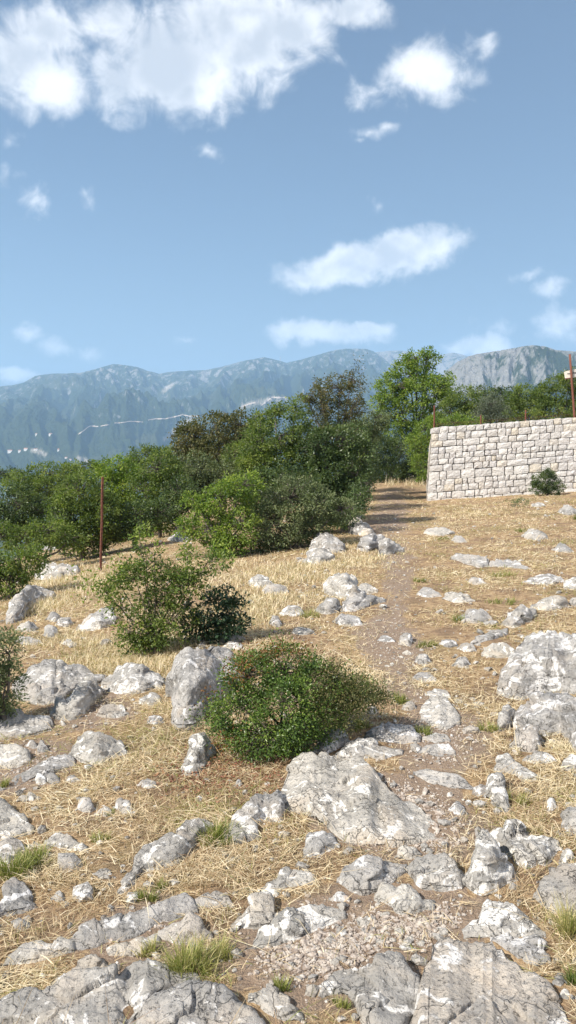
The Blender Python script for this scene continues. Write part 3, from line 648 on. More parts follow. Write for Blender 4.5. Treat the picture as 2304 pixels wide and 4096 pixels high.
rock(B, 'white blotched boulder right behind the split white spike', 8, [(1005,62),(1060,40),(1103,50),(1118,0),(1150,3),(1200,30),(1240,40),(1330,50),(1370,80),(1380,112)], [(1005,88),(1100,135),(1150,205),(1200,235),(1260,215),(1320,175),(1380,132)], mt='rock_white', face=.6, seed=121)
rock(B, 'rounded pale boulder at the right edge above the tall grass', 8, [(1243,345),(1270,280),(1320,255),(1370,250),(1400,215),(1449,212),(1540,220)], [(1243,372),(1300,432),(1340,450),(1400,450),(1540,450)], mt='rock', face=.6, fa=70, seed=122, rough=.8)
rock(B, 'pointed wedge of rock with a white tip above the bottom right slab', 8, [(903,545),(938,515),(955,450),(975,393),(1000,383),(1050,400),(1130,430),(1200,485),(1285,545)], [(903,572),(960,578),(1050,562),(1150,570),(1285,572)], mt='rock_white', face=.35, fa=60, ta=16, seed=123)
rock(S, 'low whitish rock between the pointed wedge and the bottom right slab', 8, [(1038,572),(1100,552),(1200,572),(1280,600),(1305,655)], [(1038,585),(1130,645),(1200,705),(1270,725),(1305,690)], mt='rock_white', face=.3, ta=8)
rock(S, 'big worn slab at the bottom right with cracked tan lower face', 8, [(640,1020),(655,955),(670,870),(675,740),(715,690),(720,610),(760,565),(850,578),(950,588),(1020,590),(1070,620),(1120,680),(1180,730),(1280,790),(1330,850),(1400,960),(1430,1040)], [(640,1100),(1430,1100)], mt='rock_tan', face=.22, fa=52, ta=6, seed=125, rough=.55)
rock(B, 'crumbling grey rock left of the big worn slab at the bottom', 8, [(185,825),(230,760),(330,742),(420,732),(450,692),(500,680),(550,690),(590,745),(640,790),(660,850)], [(185,845),(280,855),(340,900),(380,970),(410,1075),(560,1075),(640,1000),(660,900)], mt='rock', face=.3, ta=9, seed=126)
for q, lb in [((1340,762,1392,816), 'small white stone at the right edge beside the bottom right slab, upper one'),((1374,845,1416,882), 'smaller white stone at the right edge beside the bottom right slab, lower one')]: stone(lb, 8, *q, mt='rock_white', group='white stones by the bottom right slab')
stone('small pale stone in straw left of the dark pitted boulder', 8, 224, 353, 292, 392, mt='rock_white')
# ---- the main boulder and path slabs
rock(B, 'largest boulder, white on its left shoulder with grey ledges running onto the path', 6, [(-40,600),(-15,520),(0,470),(40,430),(110,400),(200,392),(290,415),(370,450),(440,500),(500,555),(560,615),(640,640),(700,690),(760,750),(795,800)], [(-40,645),(0,685),(60,710),(130,718),(165,748),(200,805),(240,862),(380,865),(430,848),(520,855),(620,845),(720,835),(795,822)], face=.22, fa=52, ta=3, mt='rock', seed=133, rough=.85)
rock(B, 'white lump at the foot of the largest boulder', 6, [(92,870),(110,820),(160,800),(220,810),(248,852)], [(92,912),(150,920),(200,895),(248,866)], mt='rock_white', face=.6)
rock(B, 'stepped pale rock adjoining the left side of the largest boulder', 5, [(1185,705),(1220,660),(1290,612),(1360,605),(1405,572)], [(1185,762),(1260,792),(1310,730),(1405,740)], mt='rock_white', face=.5)
rock(B, 'white flat faced rock in front of the stepped pale rock', 5, [(1115,832),(1140,790),(1190,755),(1240,740),(1275,770),(1290,812)], [(1115,848),(1180,855),(1250,845),(1290,820)], mt='rock_white', face=.5)
rock(S, 'ribbed grey path slab, the upper of the stone paved stretch', 6, [(648,212),(670,150),(720,105),(780,108),(830,170),(852,202)], [(648,228),(720,255),(800,285),(852,242)], mt='rock_path', face=.12, ta=5, rough=.6)
rock(S, 'pale path rock with a dark hollow right of the dense bush', 6, [(405,288),(450,265),(500,225),(560,238),(620,265),(648,302)], [(405,315),(500,338),(600,350),(648,332)], mt='rock_path', face=.4, ta=6)
rock(S, 'white fronted rock between the dense bush and the path', 6, [(252,398),(290,345),(360,320),(430,335),(460,365),(565,378)], [(252,418),(340,430),(420,410),(480,425),(565,402)], mt='rock_white', face=.4, ta=8)
rock(B, 'pale broken rock half under the right foot of the dense bush', 6, [(118,378),(165,290),(230,265),(290,290),(305,332)], [(118,392),(200,400),(260,365),(305,342)], mt='rock_white', face=.4)
rock(S, 'flat light slab in the middle of the path', 6, [(676,377),(740,345),(810,350),(835,382)], [(676,388),(750,418),(835,402)], mt='rock_path', face=.12, ta=5, rough=.6)
rock(S, 'wide low path slab with a lump on its left, above the small round stone', 6, [(636,482),(700,465),(760,490),(830,500),(890,540),(925,567)], [(636,502),(720,548),(800,565),(925,580)], mt='rock_path', face=.3, ta=6)
rock(S, 'small flat slab next to the green tuft on the path', 6, [(688,315),(740,290),(800,305),(812,325)], [(688,325),(740,345),(812,335)], mt='rock_path', face=.12, ta=5, rough=.6)
stone('small round stone on straw right of the largest boulder', 6, 828, 638, 893, 706, mt='rock_white')
stone('small round grey stone at the path edge right of the dense bush', 6, 575, 138, 636, 182)
stone('small grey stone at the right hem of the dense bush', 6, 405, 160, 448, 202)
rock(S, 'narrow flat slab at the top of the stone paved stretch', 4, [(633,888),(660,868),(710,866),(738,895)], [(633,900),(680,918),(738,912)], mt='rock_path', face=.1, ta=5, rough=.6)
rock(S, 'thin flat slab just below the narrow one on the path', 4, [(698,972),(740,950),(800,960),(815,985)], [(698,985),(750,1004),(815,996)], mt='rock_path', face=.1, ta=5, rough=.6)
# ---- right side
rock(B, 'biggest right hand boulder, grey with white vertical streaks', 4, [(1078,960),(1080,880),(1110,800),(1150,740),(1190,685),(1230,668),(1330,664),(1449,688),(1560,705)], [(1078,975),(1110,990),(1180,1022),(1230,985),(1449,975),(1560,975)], mt='rock_white', face=.62, fa=72, ta=14, seed=149, rough=.6)
rock(B, 'cracked grey and white boulder below the biggest right hand boulder', 6, [(1160,235),(1180,170),(1200,125),(1235,108),(1280,120),(1330,105),(1400,105),(1449,115),(1560,135)], [(1160,258),(1240,305),(1300,315),(1330,298),(1380,285),(1420,310),(1449,392),(1560,395)], mt='rock_white', face=.6, fa=72, seed=146, rough=.7)
rock(B, 'crumbly low rock at the left foot of the cracked boulder', 6, [(1138,348),(1160,290),(1200,265),(1260,285),(1295,325)], [(1138,362),(1200,390),(1260,385),(1295,345)], mt='rock', face=.5)
rock(B, 'narrow upright grey rock left of the cracked boulder', 6, [(1042,272),(1070,220),(1090,168),(1130,163),(1148,192)], [(1042,292),(1090,290),(1120,245),(1148,205)], face=.5)
rock(B, 'bent pale rock in straw right of the path', 6, [(1042,462),(1060,415),(1110,398),(1140,440),(1200,465),(1228,502)], [(1042,482),(1100,495),(1160,505),(1190,545),(1228,522)], mt='rock_white', face=.4)
stone('flat white rock sliver right of the bent pale rock', 6, 1188, 393, 1342, 447, mt='rock_white', face=.25, ta=10)
rock(B, 'white lumpy rock shaped like a hook, right of the path', 6, [(998,592),(1010,525),(1060,512),(1088,560),(1107,620),(1115,662)], [(998,612),(1050,665),(1095,695),(1115,685)], mt='rock_white', face=.6)
stone('small white stone left of the hook shaped rock', 6, 936, 553, 1002, 612, mt='rock_white')
rock(B, 'white boulder cut by the right edge above the blotched boulder', 6, [(1386,725),(1405,670),(1449,646),(1540,650)], [(1386,762),(1430,805),(1540,805)], mt='rock_white', face=.6)
stone('small pale stone right of the white blotched boulder', 6, 1372, 882, 1432, 955, mt='rock_white')
stone('pale stone at the right edge above the hook shaped rock', 6, 1385, 405, 1475, 490, mt='rock')
stone('small pale stone in straw below the bent rock', 6, 1298, 622, 1345, 690, mt='rock_white')
# ---- the field
rock(B, 'jagged grey outcrop left of the path, the upper lump', 4, [(200,415),(240,385),(290,376),(330,402),(345,440),(400,430),(440,448)], [(200,475),(270,500),(340,490),(440,465)], face=.6)
rock(B, 'jagged grey outcrop left of the path, the lower lump', 4, [(268,535),(290,482),(340,468),(400,478),(485,498)], [(268,565),(330,565),(400,535),(485,512)], face=.6)
stone('grey rock left of the jagged outcrop', 4, 143, 492, 264, 575, name=B)
stone('white topped rock in front of the jagged outcrop', 4, 232, 573, 368, 640, mt='rock_white', name=B)
stone('flat pale rock far left of the jagged outcrop', 4, -40, 538, 78, 588, face=.3, ta=8, mt='rock_white')
stone('low flat stone above the dense bush', 4, 20, 640, 120, 680, face=.3, ta=8)
stone('topmost stone of the tumbled kerb beside the path', 4, 308, 64, 382, 98, mt='rock')
stone('second stone from the top of the tumbled kerb beside the path', 4, 296, 88, 388, 158, mt='rock_tan')
stone('leaning block in the middle of the tumbled kerb', 4, 310, 116, 430, 182, mt='rock')
stone('small flat stone below the leaning kerb block', 4, 348, 145, 434, 184, mt='rock_tan')
rock(B, 'squat grey block left of the cube shaped kerb stone', 4, [(352,215),(365,188),(420,180),(472,185),(478,215)], [(352,250),(400,268),(478,240)], face=.6, fa=75)
rock(B, 'cube shaped grey kerb stone with one sunlit face', 4, [(458,225),(465,200),(500,194),(540,212),(572,245)], [(458,278),(500,280),(572,262)], face=.65, fa=80, rough=.6)
rock(B, 'rounded pale rock at the top of the bank left of the kerb', 4, [(126,225),(150,180),(200,168),(250,190),(272,225)], [(126,248),(180,268),(272,262)], face=.6)
rock(B, 'lower pale rock on the bank left of the kerb', 4, [(76,310),(110,255),(160,240),(215,258),(235,290)], [(76,326),(150,330),(235,305)], face=.6)
stone('thin flat outcrop on the upper path right of the kerb', 4, 688, 133, 832, 182, mt='rock_path', face=.3, ta=6)
stone('tiny flat outcrop beside the small green tuft on the upper path', 4, 826, 184, 898, 216, mt='rock_path', face=.3, ta=6)
rock(S, 'long ragged outcrop across the middle of the field', 4, [(815,285),(850,262),(930,268),(1000,285),(1010,320)], [(815,298),(900,325),(970,342),(1010,335)], mt='rock_path', face=.3, ta=5)
rock(S, 'pale flat outcrop continuing right of the ragged one', 4, [(1000,325),(1050,300),(1120,300),(1200,330),(1230,345)], [(1000,335),(1100,338),(1230,356)], mt='rock_path', face=.25, ta=5)
stone('low white outcrop near the right side of the field', 4, 1190, 372, 1385, 428, mt='rock_white', face=.35, ta=6)
stone('small flat white stone in the middle of the field', 4, 905, 393, 995, 428, mt='rock_path', face=.3, ta=6)
stone('grey hump of rock right of the upper path below the wall', 4, 1186, 152, 1305, 204)
rock(B, 'long grey boulder upper right of the biggest right hand boulder', 4, [(1232,528),(1280,500),(1350,486),(1395,488),(1402,515)], [(1232,550),(1300,555),(1360,550),(1402,532)], face=.6)
rock(B, 'dark pitted rock left of the long grey boulder', 4, [(1085,602),(1110,560),(1150,533),(1200,543),(1245,550)], [(1085,628),(1130,655),(1190,625),(1245,582)], face=.6)
rock(S, 'low rock trailing left from the dark pitted rock', 4, [(926,712),(980,675),(1060,650),(1105,640)], [(926,730),(1000,710),(1060,695),(1105,672)], face=.5)
rock(B, 'rounded grey rock directly left of the biggest right hand boulder', 4, [(980,762),(1030,722),(1090,722),(1135,748)], [(980,788),(1060,795),(1135,790)], face=.6)
stone('small grey rock left of the rounded grey rock', 4, 863, 716, 944, 768)
stone('dark little rock in the grass below the small grey rock', 4, 832, 790, 912, 845)
stone('rough flat rock with a green tuft left of it', 4, 842, 556, 1024, 622, face=.35, ta=6)
stone('grey mottled stone at the right edge of the bare soil', 4, 562, 670, 634, 738)
stone('dark stone at the lower end of the bare soil', 4, 640, 775, 715, 832)
stone('pale flat stone lying on the bare brown soil', 4, 452, 690, 530, 716, mt='rock_white', face=.3, ta=6)
stone('flat pale outcrop left of centre in the field', 4, 656, 446, 770, 492, mt='rock_path', face=.25, ta=5)
stone('flat pale outcrop right of centre in the field', 4, 778, 462, 935, 518, mt='rock_path', face=.25, ta=5)
stone('small pale rock right of the mottled stone', 4, 772, 698, 845, 742, mt='rock_white')
stone('pale rock at the right edge of the field', 4, 1392, 388, 1480, 452, mt='rock_white', face=.35)
stone('low grey rock at the right edge just below the wall', 4, 1355, 32, 1480, 75, face=.35)
stone('weathered low rock near the right edge of the field', 4, 1338, 222, 1434, 268, face=.3, ta=6)
stone('small flat stone in front of the wall bush', 4, 1225, 12, 1290, 38, mt='rock_white', face=.3)
stone('low grey rock at the right edge above the long grey boulder', 4, 1415, 495, 1490, 540, face=.4)
# ---- left side
rock(B, 'sunlit grey boulder on the left slope below the edge bush', 3, [(35,612),(60,530),(110,460),(180,433),(240,443),(268,468)], [(35,628),(80,622),(120,575),(190,520),(268,500)], face=.5, seed=180)
rock(B, 'long pale boulder behind the dead branch on the left slope', 3, [(182,392),(220,325),(280,318),(350,320),(385,348)], [(182,402),(280,405),(385,375)], face=.5)
stone('small pale rock near the foot of the left hedge', 3, 186, 204, 296, 255, mt='rock_white')
rock(B, 'sloping pale rock at the left foot of the young shrub', 3, [(402,642),(450,590),(510,550),(560,543),(575,582)], [(402,662),(480,660),(575,628)], mt='rock_white', face=.5)
stone('grey stone below the sunlit boulder, first of three', 3, 236, 566, 302, 615)
stone('pale topped stone below the sunlit boulder, rightmost of three', 3, 284, 588, 364, 640)
stone('dark sided stone below the sunlit boulder, leftmost of three', 3, 92, 608, 186, 668)
stone('dark stone in the shade under the three stones', 3, 218, 632, 294, 698)
stone('whitish stone sliver in dry grass left of the young shrub', 3, 318, 698, 386, 738, mt='rock_white')
stone('low grey stones under the dead twigs at the left', 3, 60, 680, 210, 730, face=.3)
rock(S, 'broad pale outcrop left of the small loaf shaped boulder', 3, [(95,925),(160,858),(230,830),(290,803),(340,825),(430,838),(480,868),(515,902)], [(95,985),(200,1050),(330,990),(420,945),(515,918)], face=.25, ta=8, seed=190)
rock(S, 'rubbly pale ledge below the broad pale outcrop', 5, [(100,90),(180,60),(270,75),(300,110)], [(100,130),(200,150),(300,135)], face=.3, ta=6)
rock(B, 'dark hollowed rock at the right end of the broad outcrop', 5, [(262,175),(290,110),(340,90),(380,30),(450,18),(495,62)], [(262,205),(300,235),(380,230),(440,185),(495,105)], face=.6, seed=191)
rock(B, 'loaf shaped boulder with a smooth pale top on the left', 3, [(532,912),(560,880),(600,830),(680,833),(760,858),(800,868),(815,892)], [(532,948),(600,980),(700,975),(770,955),(815,925)], face=.45, mt='rock_white', seed=192, rough=.7)
stone('small dark stone leaning on the loaf shaped boulder', 3, 758, 902, 818, 953)
rock(B, 'tall layered boulder partly hidden behind the dense bush', 3, [(862,900),(880,850),(910,760),(940,742),(1020,748),(1100,745),(1150,758),(1185,790),(1210,835)], [(862,1010),(880,1100),(900,1170),(960,1150),(1040,1060),(1210,930)], face=.55, fa=70, ta=10, seed=194, rough=.65)
rock(B, 'white and grey rock at the left foot of the dense bush', 5, [(932,442),(950,380),(970,320),(1030,300),(1060,315),(1070,352)], [(932,498),(965,510),(1010,478),(1050,438),(1070,385)], mt='rock_white', face=.65, seed=195)
rock(B, 'dark grey block above the tall layered boulder', 3, [(1082,692),(1100,665),(1150,667),(1190,680),(1225,692)], [(1082,720),(1150,726),(1225,712)], face=.6)
stone('flat pale stone just under the dark grey block', 3, 1120, 716, 1225, 756, mt='rock_white', face=.3, ta=6)
stone('little pale stone at the foot of the glossy dark shrub', 3, 990, 712, 1040, 748, mt='rock_white')
stone('grey flat block in dry grass right of the glossy dark shrub', 3, 1322, 428, 1445, 478, face=.5)
stone('pale broken rock above the grey flat block', 3, 1250, 378, 1385, 445, mt='rock_white')
stone('small grey stone in grass right of the glossy dark shrub', 3, 1358, 586, 1424, 642)
stone('pale rock in the grass under the bright green bush', 3, 852, 165, 965, 215, mt='rock_white', face=.4)
rock(B, 'rounded grey boulder on the bare ground left of the dense bush', 5, [(372,345),(390,300),(440,283),(500,293),(560,320),(610,340),(632,382)], [(372,405),(430,445),(500,460),(580,425),(632,398)], face=.5, fa=50, seed=200, rough=.7)
stone('flat pale rock above the rounded grey boulder', 5, 502, 148, 642, 218, face=.3, ta=6)
stone('pale flat rock below the loaf shaped boulder', 5, 688, 98, 805, 155, face=.3, ta=6, mt='rock_white')
stone('flat white rock chip left of the tall layered boulder', 5, 742, 208, 822, 252, mt='rock_white', face=.25, ta=6)
rock(S, 'shaded flat ledge under the olive shrub at the left edge', 5, [(-60,230),(0,200),(80,180),(160,190),(240,220),(255,260)], [(-60,330),(80,320),(180,300),(255,275)], face=.2, ta=5)
rock(S, 'pale rubble ledge at the left edge below the shaded ledge', 5, [(-60,400),(0,365),(70,360),(130,395),(145,430)], [(-60,470),(60,475),(145,445)], face=.25, ta=5)
rock(S, 'long flat diagonal rock left of the rounded grey boulder', 5, [(15,562),(70,510),(160,465),(250,420),(330,400),(370,422)], [(15,580),(100,560),(160,525),(250,495),(370,455)], face=.2, ta=6)
for q, lb in [((172,495,232,555), 'leftmost of three pale stones below the flat diagonal rock'),((225,495,302,552), 'middle and widest of three pale stones below the flat diagonal rock'),((330,503,392,542), 'rightmost of three pale stones below the flat diagonal rock')]: stone(lb, 5, *q, mt='rock_white', group='pale stones below the diagonal rock')
rock(S, 'grey flat rock at the left edge, cracked across', 5, [(-80,670),(0,638),(50,668),(110,708),(150,762)], [(-80,835),(0,845),(80,820),(150,792)], face=.25, ta=6, seed=207)
rock(S, 'whitish rock at the left edge just above the bright green grass', 5, [(-80,880),(0,850),(50,832),(100,850),(125,885)], [(-80,960),(20,955),(80,930),(125,900)], mt='rock_white', face=.4)
for q, lb in [((138,328,192,374), 'small pale stone on the shaded ledge at left, the left one of two'),((188,333,252,392), 'larger pale stone on the shaded ledge at left, the right one of two')]: stone(lb, 5, *q, mt='rock_white', group='small stones by the shaded ledge')
stone('dark grey stone alone in the straw at the left', 5, 390, 628, 472, 695)
stone('white angular stone in straw right of the dark grey stone', 5, 582, 626, 662, 694, mt='rock_white')
stone('pale stone with green weeds left of the white angular stone', 5, 492, 672, 562, 712)
for q, lb in [((93,608,140,642), 'white stone, left of a small pair in straw near the left edge'),((133,594,178,632), 'upper right stone of a small pair in straw near the left edge')]: stone(lb, 5, *q, mt='rock_white', group='pair of small stones')
rock(B, 'pale rock right of the bright green grass at the left', 5, [(242,835),(280,795),(340,793),(370,830),(435,872)], [(242,858),(320,872),(435,895)], mt='rock_white', face=.4)
stone('small round stone on red leaf litter under the dense bush', 5, 1183, 528, 1222, 574)
stone('flat pale stone on the litter left of the small round one', 5, 706, 528, 792, 572, mt='rock_white', face=.3, ta=6)
stone('flat pale stone in straw above the long grey slab', 7, 478, 233, 572, 276, face=.3, ta=6)
stone('little white stone right of the lumpy left edge rock', 7, 272, 343, 314, 392, mt='rock_white')
stone('small rock against the top of the bottom left slab', 7, 278, 778, 362, 822)

# ================================================================== THE STONE WALL
YW = float(hit(1722, 2003)[0, 1])
def at(qx, qy, y):                                    # the point at depth y seen through a pixel
    d = ray(qx, qy); return np.array([0, 0, EYE]) + d * (y / d[1])
pa, pb = at(1734, 1709.6, YW), at(2304, 1668, YW)
xl0 = at(1709, 2003, YW)[0]; xl1 = pa[0]; XR = pb[0] + 1.2
ztop = lambda x: pa[2] + (x - pa[0]) * (pb[2] - pa[2]) / (pb[0] - pa[0])
zb_l, zb_r = float(zg(xl0, YW, False)) - 0.20, float(zg(XR, YW, False)) - 0.12
zbot = lambda x: zb_l + (x - xl0) * (zb_r - zb_l) / (XR - xl0)
BAT = 0.10                                            # the face leans back
def wp(x, t, dy=0.0): return np.array([x, YW + BAT * t + dy, zbot(x) + (ztop(x) - zbot(x)) * t])
wall = thing('stone_wall', 'pale dressed stone retaining wall with a corner beside the path', 'wall', (float(xl0), YW, float(zg(xl0, YW))))
WO = np.array(wall.location)
th = 0.5; BK = np.array([0.72, 4.6, -0.55])           # the return runs back and down
bag = Bag()
cF = [wp(xl0 + 0.06, 0, .06), wp(XR, 0, .06), wp(XR, .985, .06), wp(xl1 + 0.06, .985, .06)]
cB = [p + np.array([0, th, 0]) for p in cF]
bag.add(np.array(cF + cB) - WO, [[0, 1, 2, 3], [5, 4, 7, 6], [3, 2, 6, 7], [0, 4, 5, 1], [1, 5, 6, 2], [4, 0, 3, 7]])
rF = [cF[0], cF[3], cF[3] + BK, cF[0] + BK]; rB = [p + np.array([th, 0.02, 0]) for p in rF]
bag.add(np.array(rF + rB) + np.array([0.004, 0.006, -0.006]) - WO, [[0, 1, 2, 3], [5, 4, 7, 6], [3, 2, 6, 7], [0, 4, 5, 1], [1, 5, 6, 2], [4, 0, 3, 7]])
obj('mortar_core', bag.mesh('mortar_core', False), MAT['mortar'], wall)
def stone_mesh(c00, c10, c11, c01, nrm, depth, rg, n=4):
    """a split-face stone: four corners of its face, normal, depth"""
    U, Vv = np.meshgrid(np.linspace(0, 1, n), np.linspace(0, 1, n)); U = U[..., None]; Vv = Vv[..., None]
    P = (c00 * (1 - U) + c10 * U) * (1 - Vv) + (c01 * (1 - U) + c11 * U) * Vv
    e1 = (c10 - c00); e2 = (c01 - c00); w, h = np.linalg.norm(e1), np.linalg.norm(e2)
    P = P + e1 / w * rg.uniform(-.006, .006, (n, n, 1)) + e2 / h * rg.uniform(-.006, .006, (n, n, 1))
    b = np.minimum(np.minimum(U, 1 - U), np.minimum(Vv, 1 - Vv)) > 0.01
    P = P + nrm * np.where(b, rg.uniform(.006, .020, (n, n, 1)), rg.uniform(-.005, .006, (n, n, 1)))
    # round the corners
    for a, bq in ((0, 0), (0, n - 1), (n - 1, 0), (n - 1, n - 1)):
        P[a, bq] += (P.mean((0, 1)) - P[a, bq]) * rg.uniform(.005, .06) - nrm * 0.003
    ring = [(0, k) for k in range(n)] + [(k, n - 1) for k in range(1, n)] + [(n - 1, k) for k in range(n - 2, -1, -1)] + [(k, 0) for k in range(n - 2, 0, -1)]
    rb = np.array([P[a] for a in ring]) - nrm * depth; m0 = n * n
    V = np.concatenate([P.reshape(-1, 3), rb]); q = [list(x) for x in gridfaces(n, n)]
    for k in range(len(ring)):
        a = ring[k][0] * n + ring[k][1]; k2 = (k + 1) % len(ring); b2 = ring[k2][0] * n + ring[k2][1]
        q.append([b2, a, m0 + k, m0 + k2])
    return V, np.array(q)
rg = np.random.default_rng(21)
wts = np.array([150, 120, 125, 105, 160, 120, 105, 105, 120, 120, 140, 112], float); edges = np.concatenate([[0], np.cumsum(wts) / wts.sum()])
gap = 0.0025; NF = np.array([0, -1.0, 0.05])
for ci in range(len(wts)):
    t0, t1 = edges[ci], edges[ci + 1]; hm = (t1 - t0) * 2.2
    x = xl0 + (xl1 - xl0) * (t0 + t1) / 2
    while x < XR - 0.1:
        w = float(np.clip(rg.lognormal(math.log(hm * 1.3), 0.36), 0.12, 0.5))
        if ci in (0, 5) : w *= 1.15
        if x + w > XR - 0.12: w = XR - x
        tt0 = t0 + rg.uniform(-.004, .004); tt1 = t1 + rg.uniform(-.004, .004)
        g = gap + rg.uniform(0, .005)
        c = [wp(x + g + rg.uniform(0, .012), tt0) + [0, 0, g], wp(x + w - g - rg.uniform(0, .012), tt0) + [0, 0, g], wp(x + w - g - rg.uniform(0, .012), tt1) - [0, 0, g], wp(x + g + rg.uniform(0, .012), tt1) - [0, 0, g]]
        c = [p + np.array([0, rg.uniform(-.008, .008), 0]) for p in c]
        if c[2][2] > zg(x + w / 2, YW) - 0.02:
            V, q = stone_mesh(c[0], c[1], c[2], c[3], NF, 0.14 if ci < len(wts) - 1 else 0.42, rg)
            ctr = V.mean(0); obj('stone', mesh('stone', V - ctr, q, smooth=False), MAT['wall_stone'], wall, loc=ctr - WO)
        x += w
bag = Bag(); NR = np.array([-1.0, 0.155, 0.0])
for ci in range(len(wts)):
    t0, t1 = edges[ci], edges[ci + 1]; s = 0.0
    while s < 0.98:
        w = rg.uniform(.05, .09); s1 = min(s + w, 1.0)
        def rp(t, s_): return wp(xl0 + (xl1 - xl0) * t, t, 0.03) + BK * s_ + np.array([0.01, 0, 0])
        V, q = stone_mesh(rp(t0 + .004, s1 - .003), rp(t0 + .004, s + .003), rp(t1 - .004, s + .003), rp(t1 - .004, s1 - .003), NR, 0.08, rg, 3)
        bag.add(V - WO, q); s = s1
o = obj('return_stonework', bag.mesh('return_stonework', False), MAT['wall_stone'], wall); o['kind'] = 'stuff'

# ---- posts, fence, signpost
def angle_bar(p0, p1, w=0.045, t=0.007, yaw=0.6):
    p0 = np.asarray(p0, float); p1 = np.asarray(p1, float); ax = (p1 - p0) / np.linalg.norm(p1 - p0)
    a = np.cross(ax, [math.sin(yaw), -math.cos(yaw), 0]); a /= np.linalg.norm(a); b = np.cross(ax, a)
    prof = [(0, 0), (w, 0), (w, t), (t, t), (t, w), (0, w)]
    n = 9; V = []
    for k in range(n):
        c = p0 + (p1 - p0) * k / (n - 1) + 0.004 * np.array([math.sin(k * 1.7), math.cos(k * 2.3), 0]) * (0 < k < n - 1)
        V += [c + a * u + b * v for u, v in prof]
    q = []
    for k in range(n - 1):
        for j in range(6): q.append([k * 6 + j, k * 6 + (j + 1) % 6, k * 6 + 6 + (j + 1) % 6, k * 6 + 6 + j])
    e = (n - 1) * 6; q += [[0, 1, 2, 3], [0, 3, 4, 5], [e, e + 3, e + 2, e + 1], [e, e + 5, e + 4, e + 3]]
    return np.array(V), np.array(q)
b0 = hit(250 * KV, 1440 * KV)[0]; b1 = at(257 * KV, 1200 * KV, b0[1])
V, q = angle_bar(b0 - [0, 0, .25], b1, .029); tag(obj('fence_post', mesh('fence_post', V - b0, q, smooth=False), MAT['rust'], loc=b0), 'tall thin rusty steel post standing alone in dry grass at left', 'post')
yf = YW + 0.32
fence = thing('wire_fence', 'low rusty post and wire fence along the top of the stone wall', 'fence', at(1210 * KV, 1063 * KV, yf))
FO = np.array(fence.location); tops = []
for (vx, vy) in ((1093, 1020), (1210, 1044), (1323, 1031)):
    tp = at(vx * KV, vy * KV, yf); bt = np.array([tp[0], yf, ztop(tp[0]) - 0.3]); tops.append((bt, tp))
    V, q = angle_bar(bt, tp, .03, .006); obj('post', mesh('post', V - FO, q, smooth=False), MAT['rust'], fence)
for k in (0.45, 0.8):
    pts = np.array([bt + (np.array([tp[0], yf, ztop(tp[0]) + 0.12 * 1.0]) - bt) * (0.72 + 0.28 * k) for bt, tp in tops]); pts = np.concatenate([pts, [pts[-1] + (pts[-1] - pts[-2]) * 1.0]])
    pts = np.array([pts[i] + (pts[i + 1] - pts[i]) * f for i in range(3) for f in (0, .25, .5, .75)] + [pts[3]])
    V, q, t3 = tube(pts, 0.0022, 4); obj('wire', mesh('wire', V - FO, [q, t3]), MAT['rust'], fence)
ys = YW + 0.25
s0, s1 = at(2297, 1654, ys), at(2279, 1417, ys)
sp = thing('signpost', 'leaning rusty pole with a cream arrow board at the right edge above the wall', 'signpost', s0)
SO = np.array(s0); V, q, t3 = tube([s0 + (s0 - s1) * 0.15, s0, s0 + (s1 - s0) * .5, s1], [.032, .032, .031, .028], 10)
obj('pole', mesh('pole', V - SO, [q, t3]), MAT['rust'], sp)
def plate(corners, y, t):
    f = np.array([at(a, b, y) for a, b in corners]); n = len(f); bk = f + [0, t, 0]
    qs = [np.array([list(range(n))])] if n in (3, 4) else [np.array([[0, k, k + 1] for k in range(1, n - 1)])]
    V = np.concatenate([f, bk]); j = np.arange(n); side = np.stack([j, j + n, (j + 1) % n + n, (j + 1) % n], -1)
    bkf = np.array([[n, n + k + 1, n + k] for k in range(1, n - 1)])
    return V, [q for q in qs] + [side, bkf]
yb = ys + 0.05
V, fs = plate([(2257, 1488), (2270, 1483), (2310, 1476), (2312, 1508), (2261, 1513)], yb, .025)
bd = obj('board', mesh('board', V - SO, fs, smooth=False), MAT['sign_cream'], sp)
V, fs = plate([(2269, 1494), (2281, 1493), (2281, 1496.5), (2269, 1497)], yb - .006, .004); obj('arrow_mark', mesh('arrow_mark', V - SO, fs, smooth=False), MAT['sign_dark'], bd)
V, fs = plate([(2259, 1513.5), (2284, 1510.5), (2286, 1514), (2262, 1517)], yb, .02); obj('lower_edge', mesh('lower_edge', V - SO, fs, smooth=False), MAT['rust'], bd)
V, fs = plate([(2291, 1482), (2340, 1474), (2340, 1506), (2293, 1506)], yb - .012, .004)
b2 = obj('panel', mesh('panel', V - SO, fs, smooth=False), MAT['sign_grey'], sp)
V, fs = plate([(2291, 1490), (2340, 1487), (2340, 1491), (2291, 1494)], yb - .02, .004); obj('dark_stripe', mesh('dark_stripe', V - SO, fs, smooth=False), MAT['sign_dark'], b2)

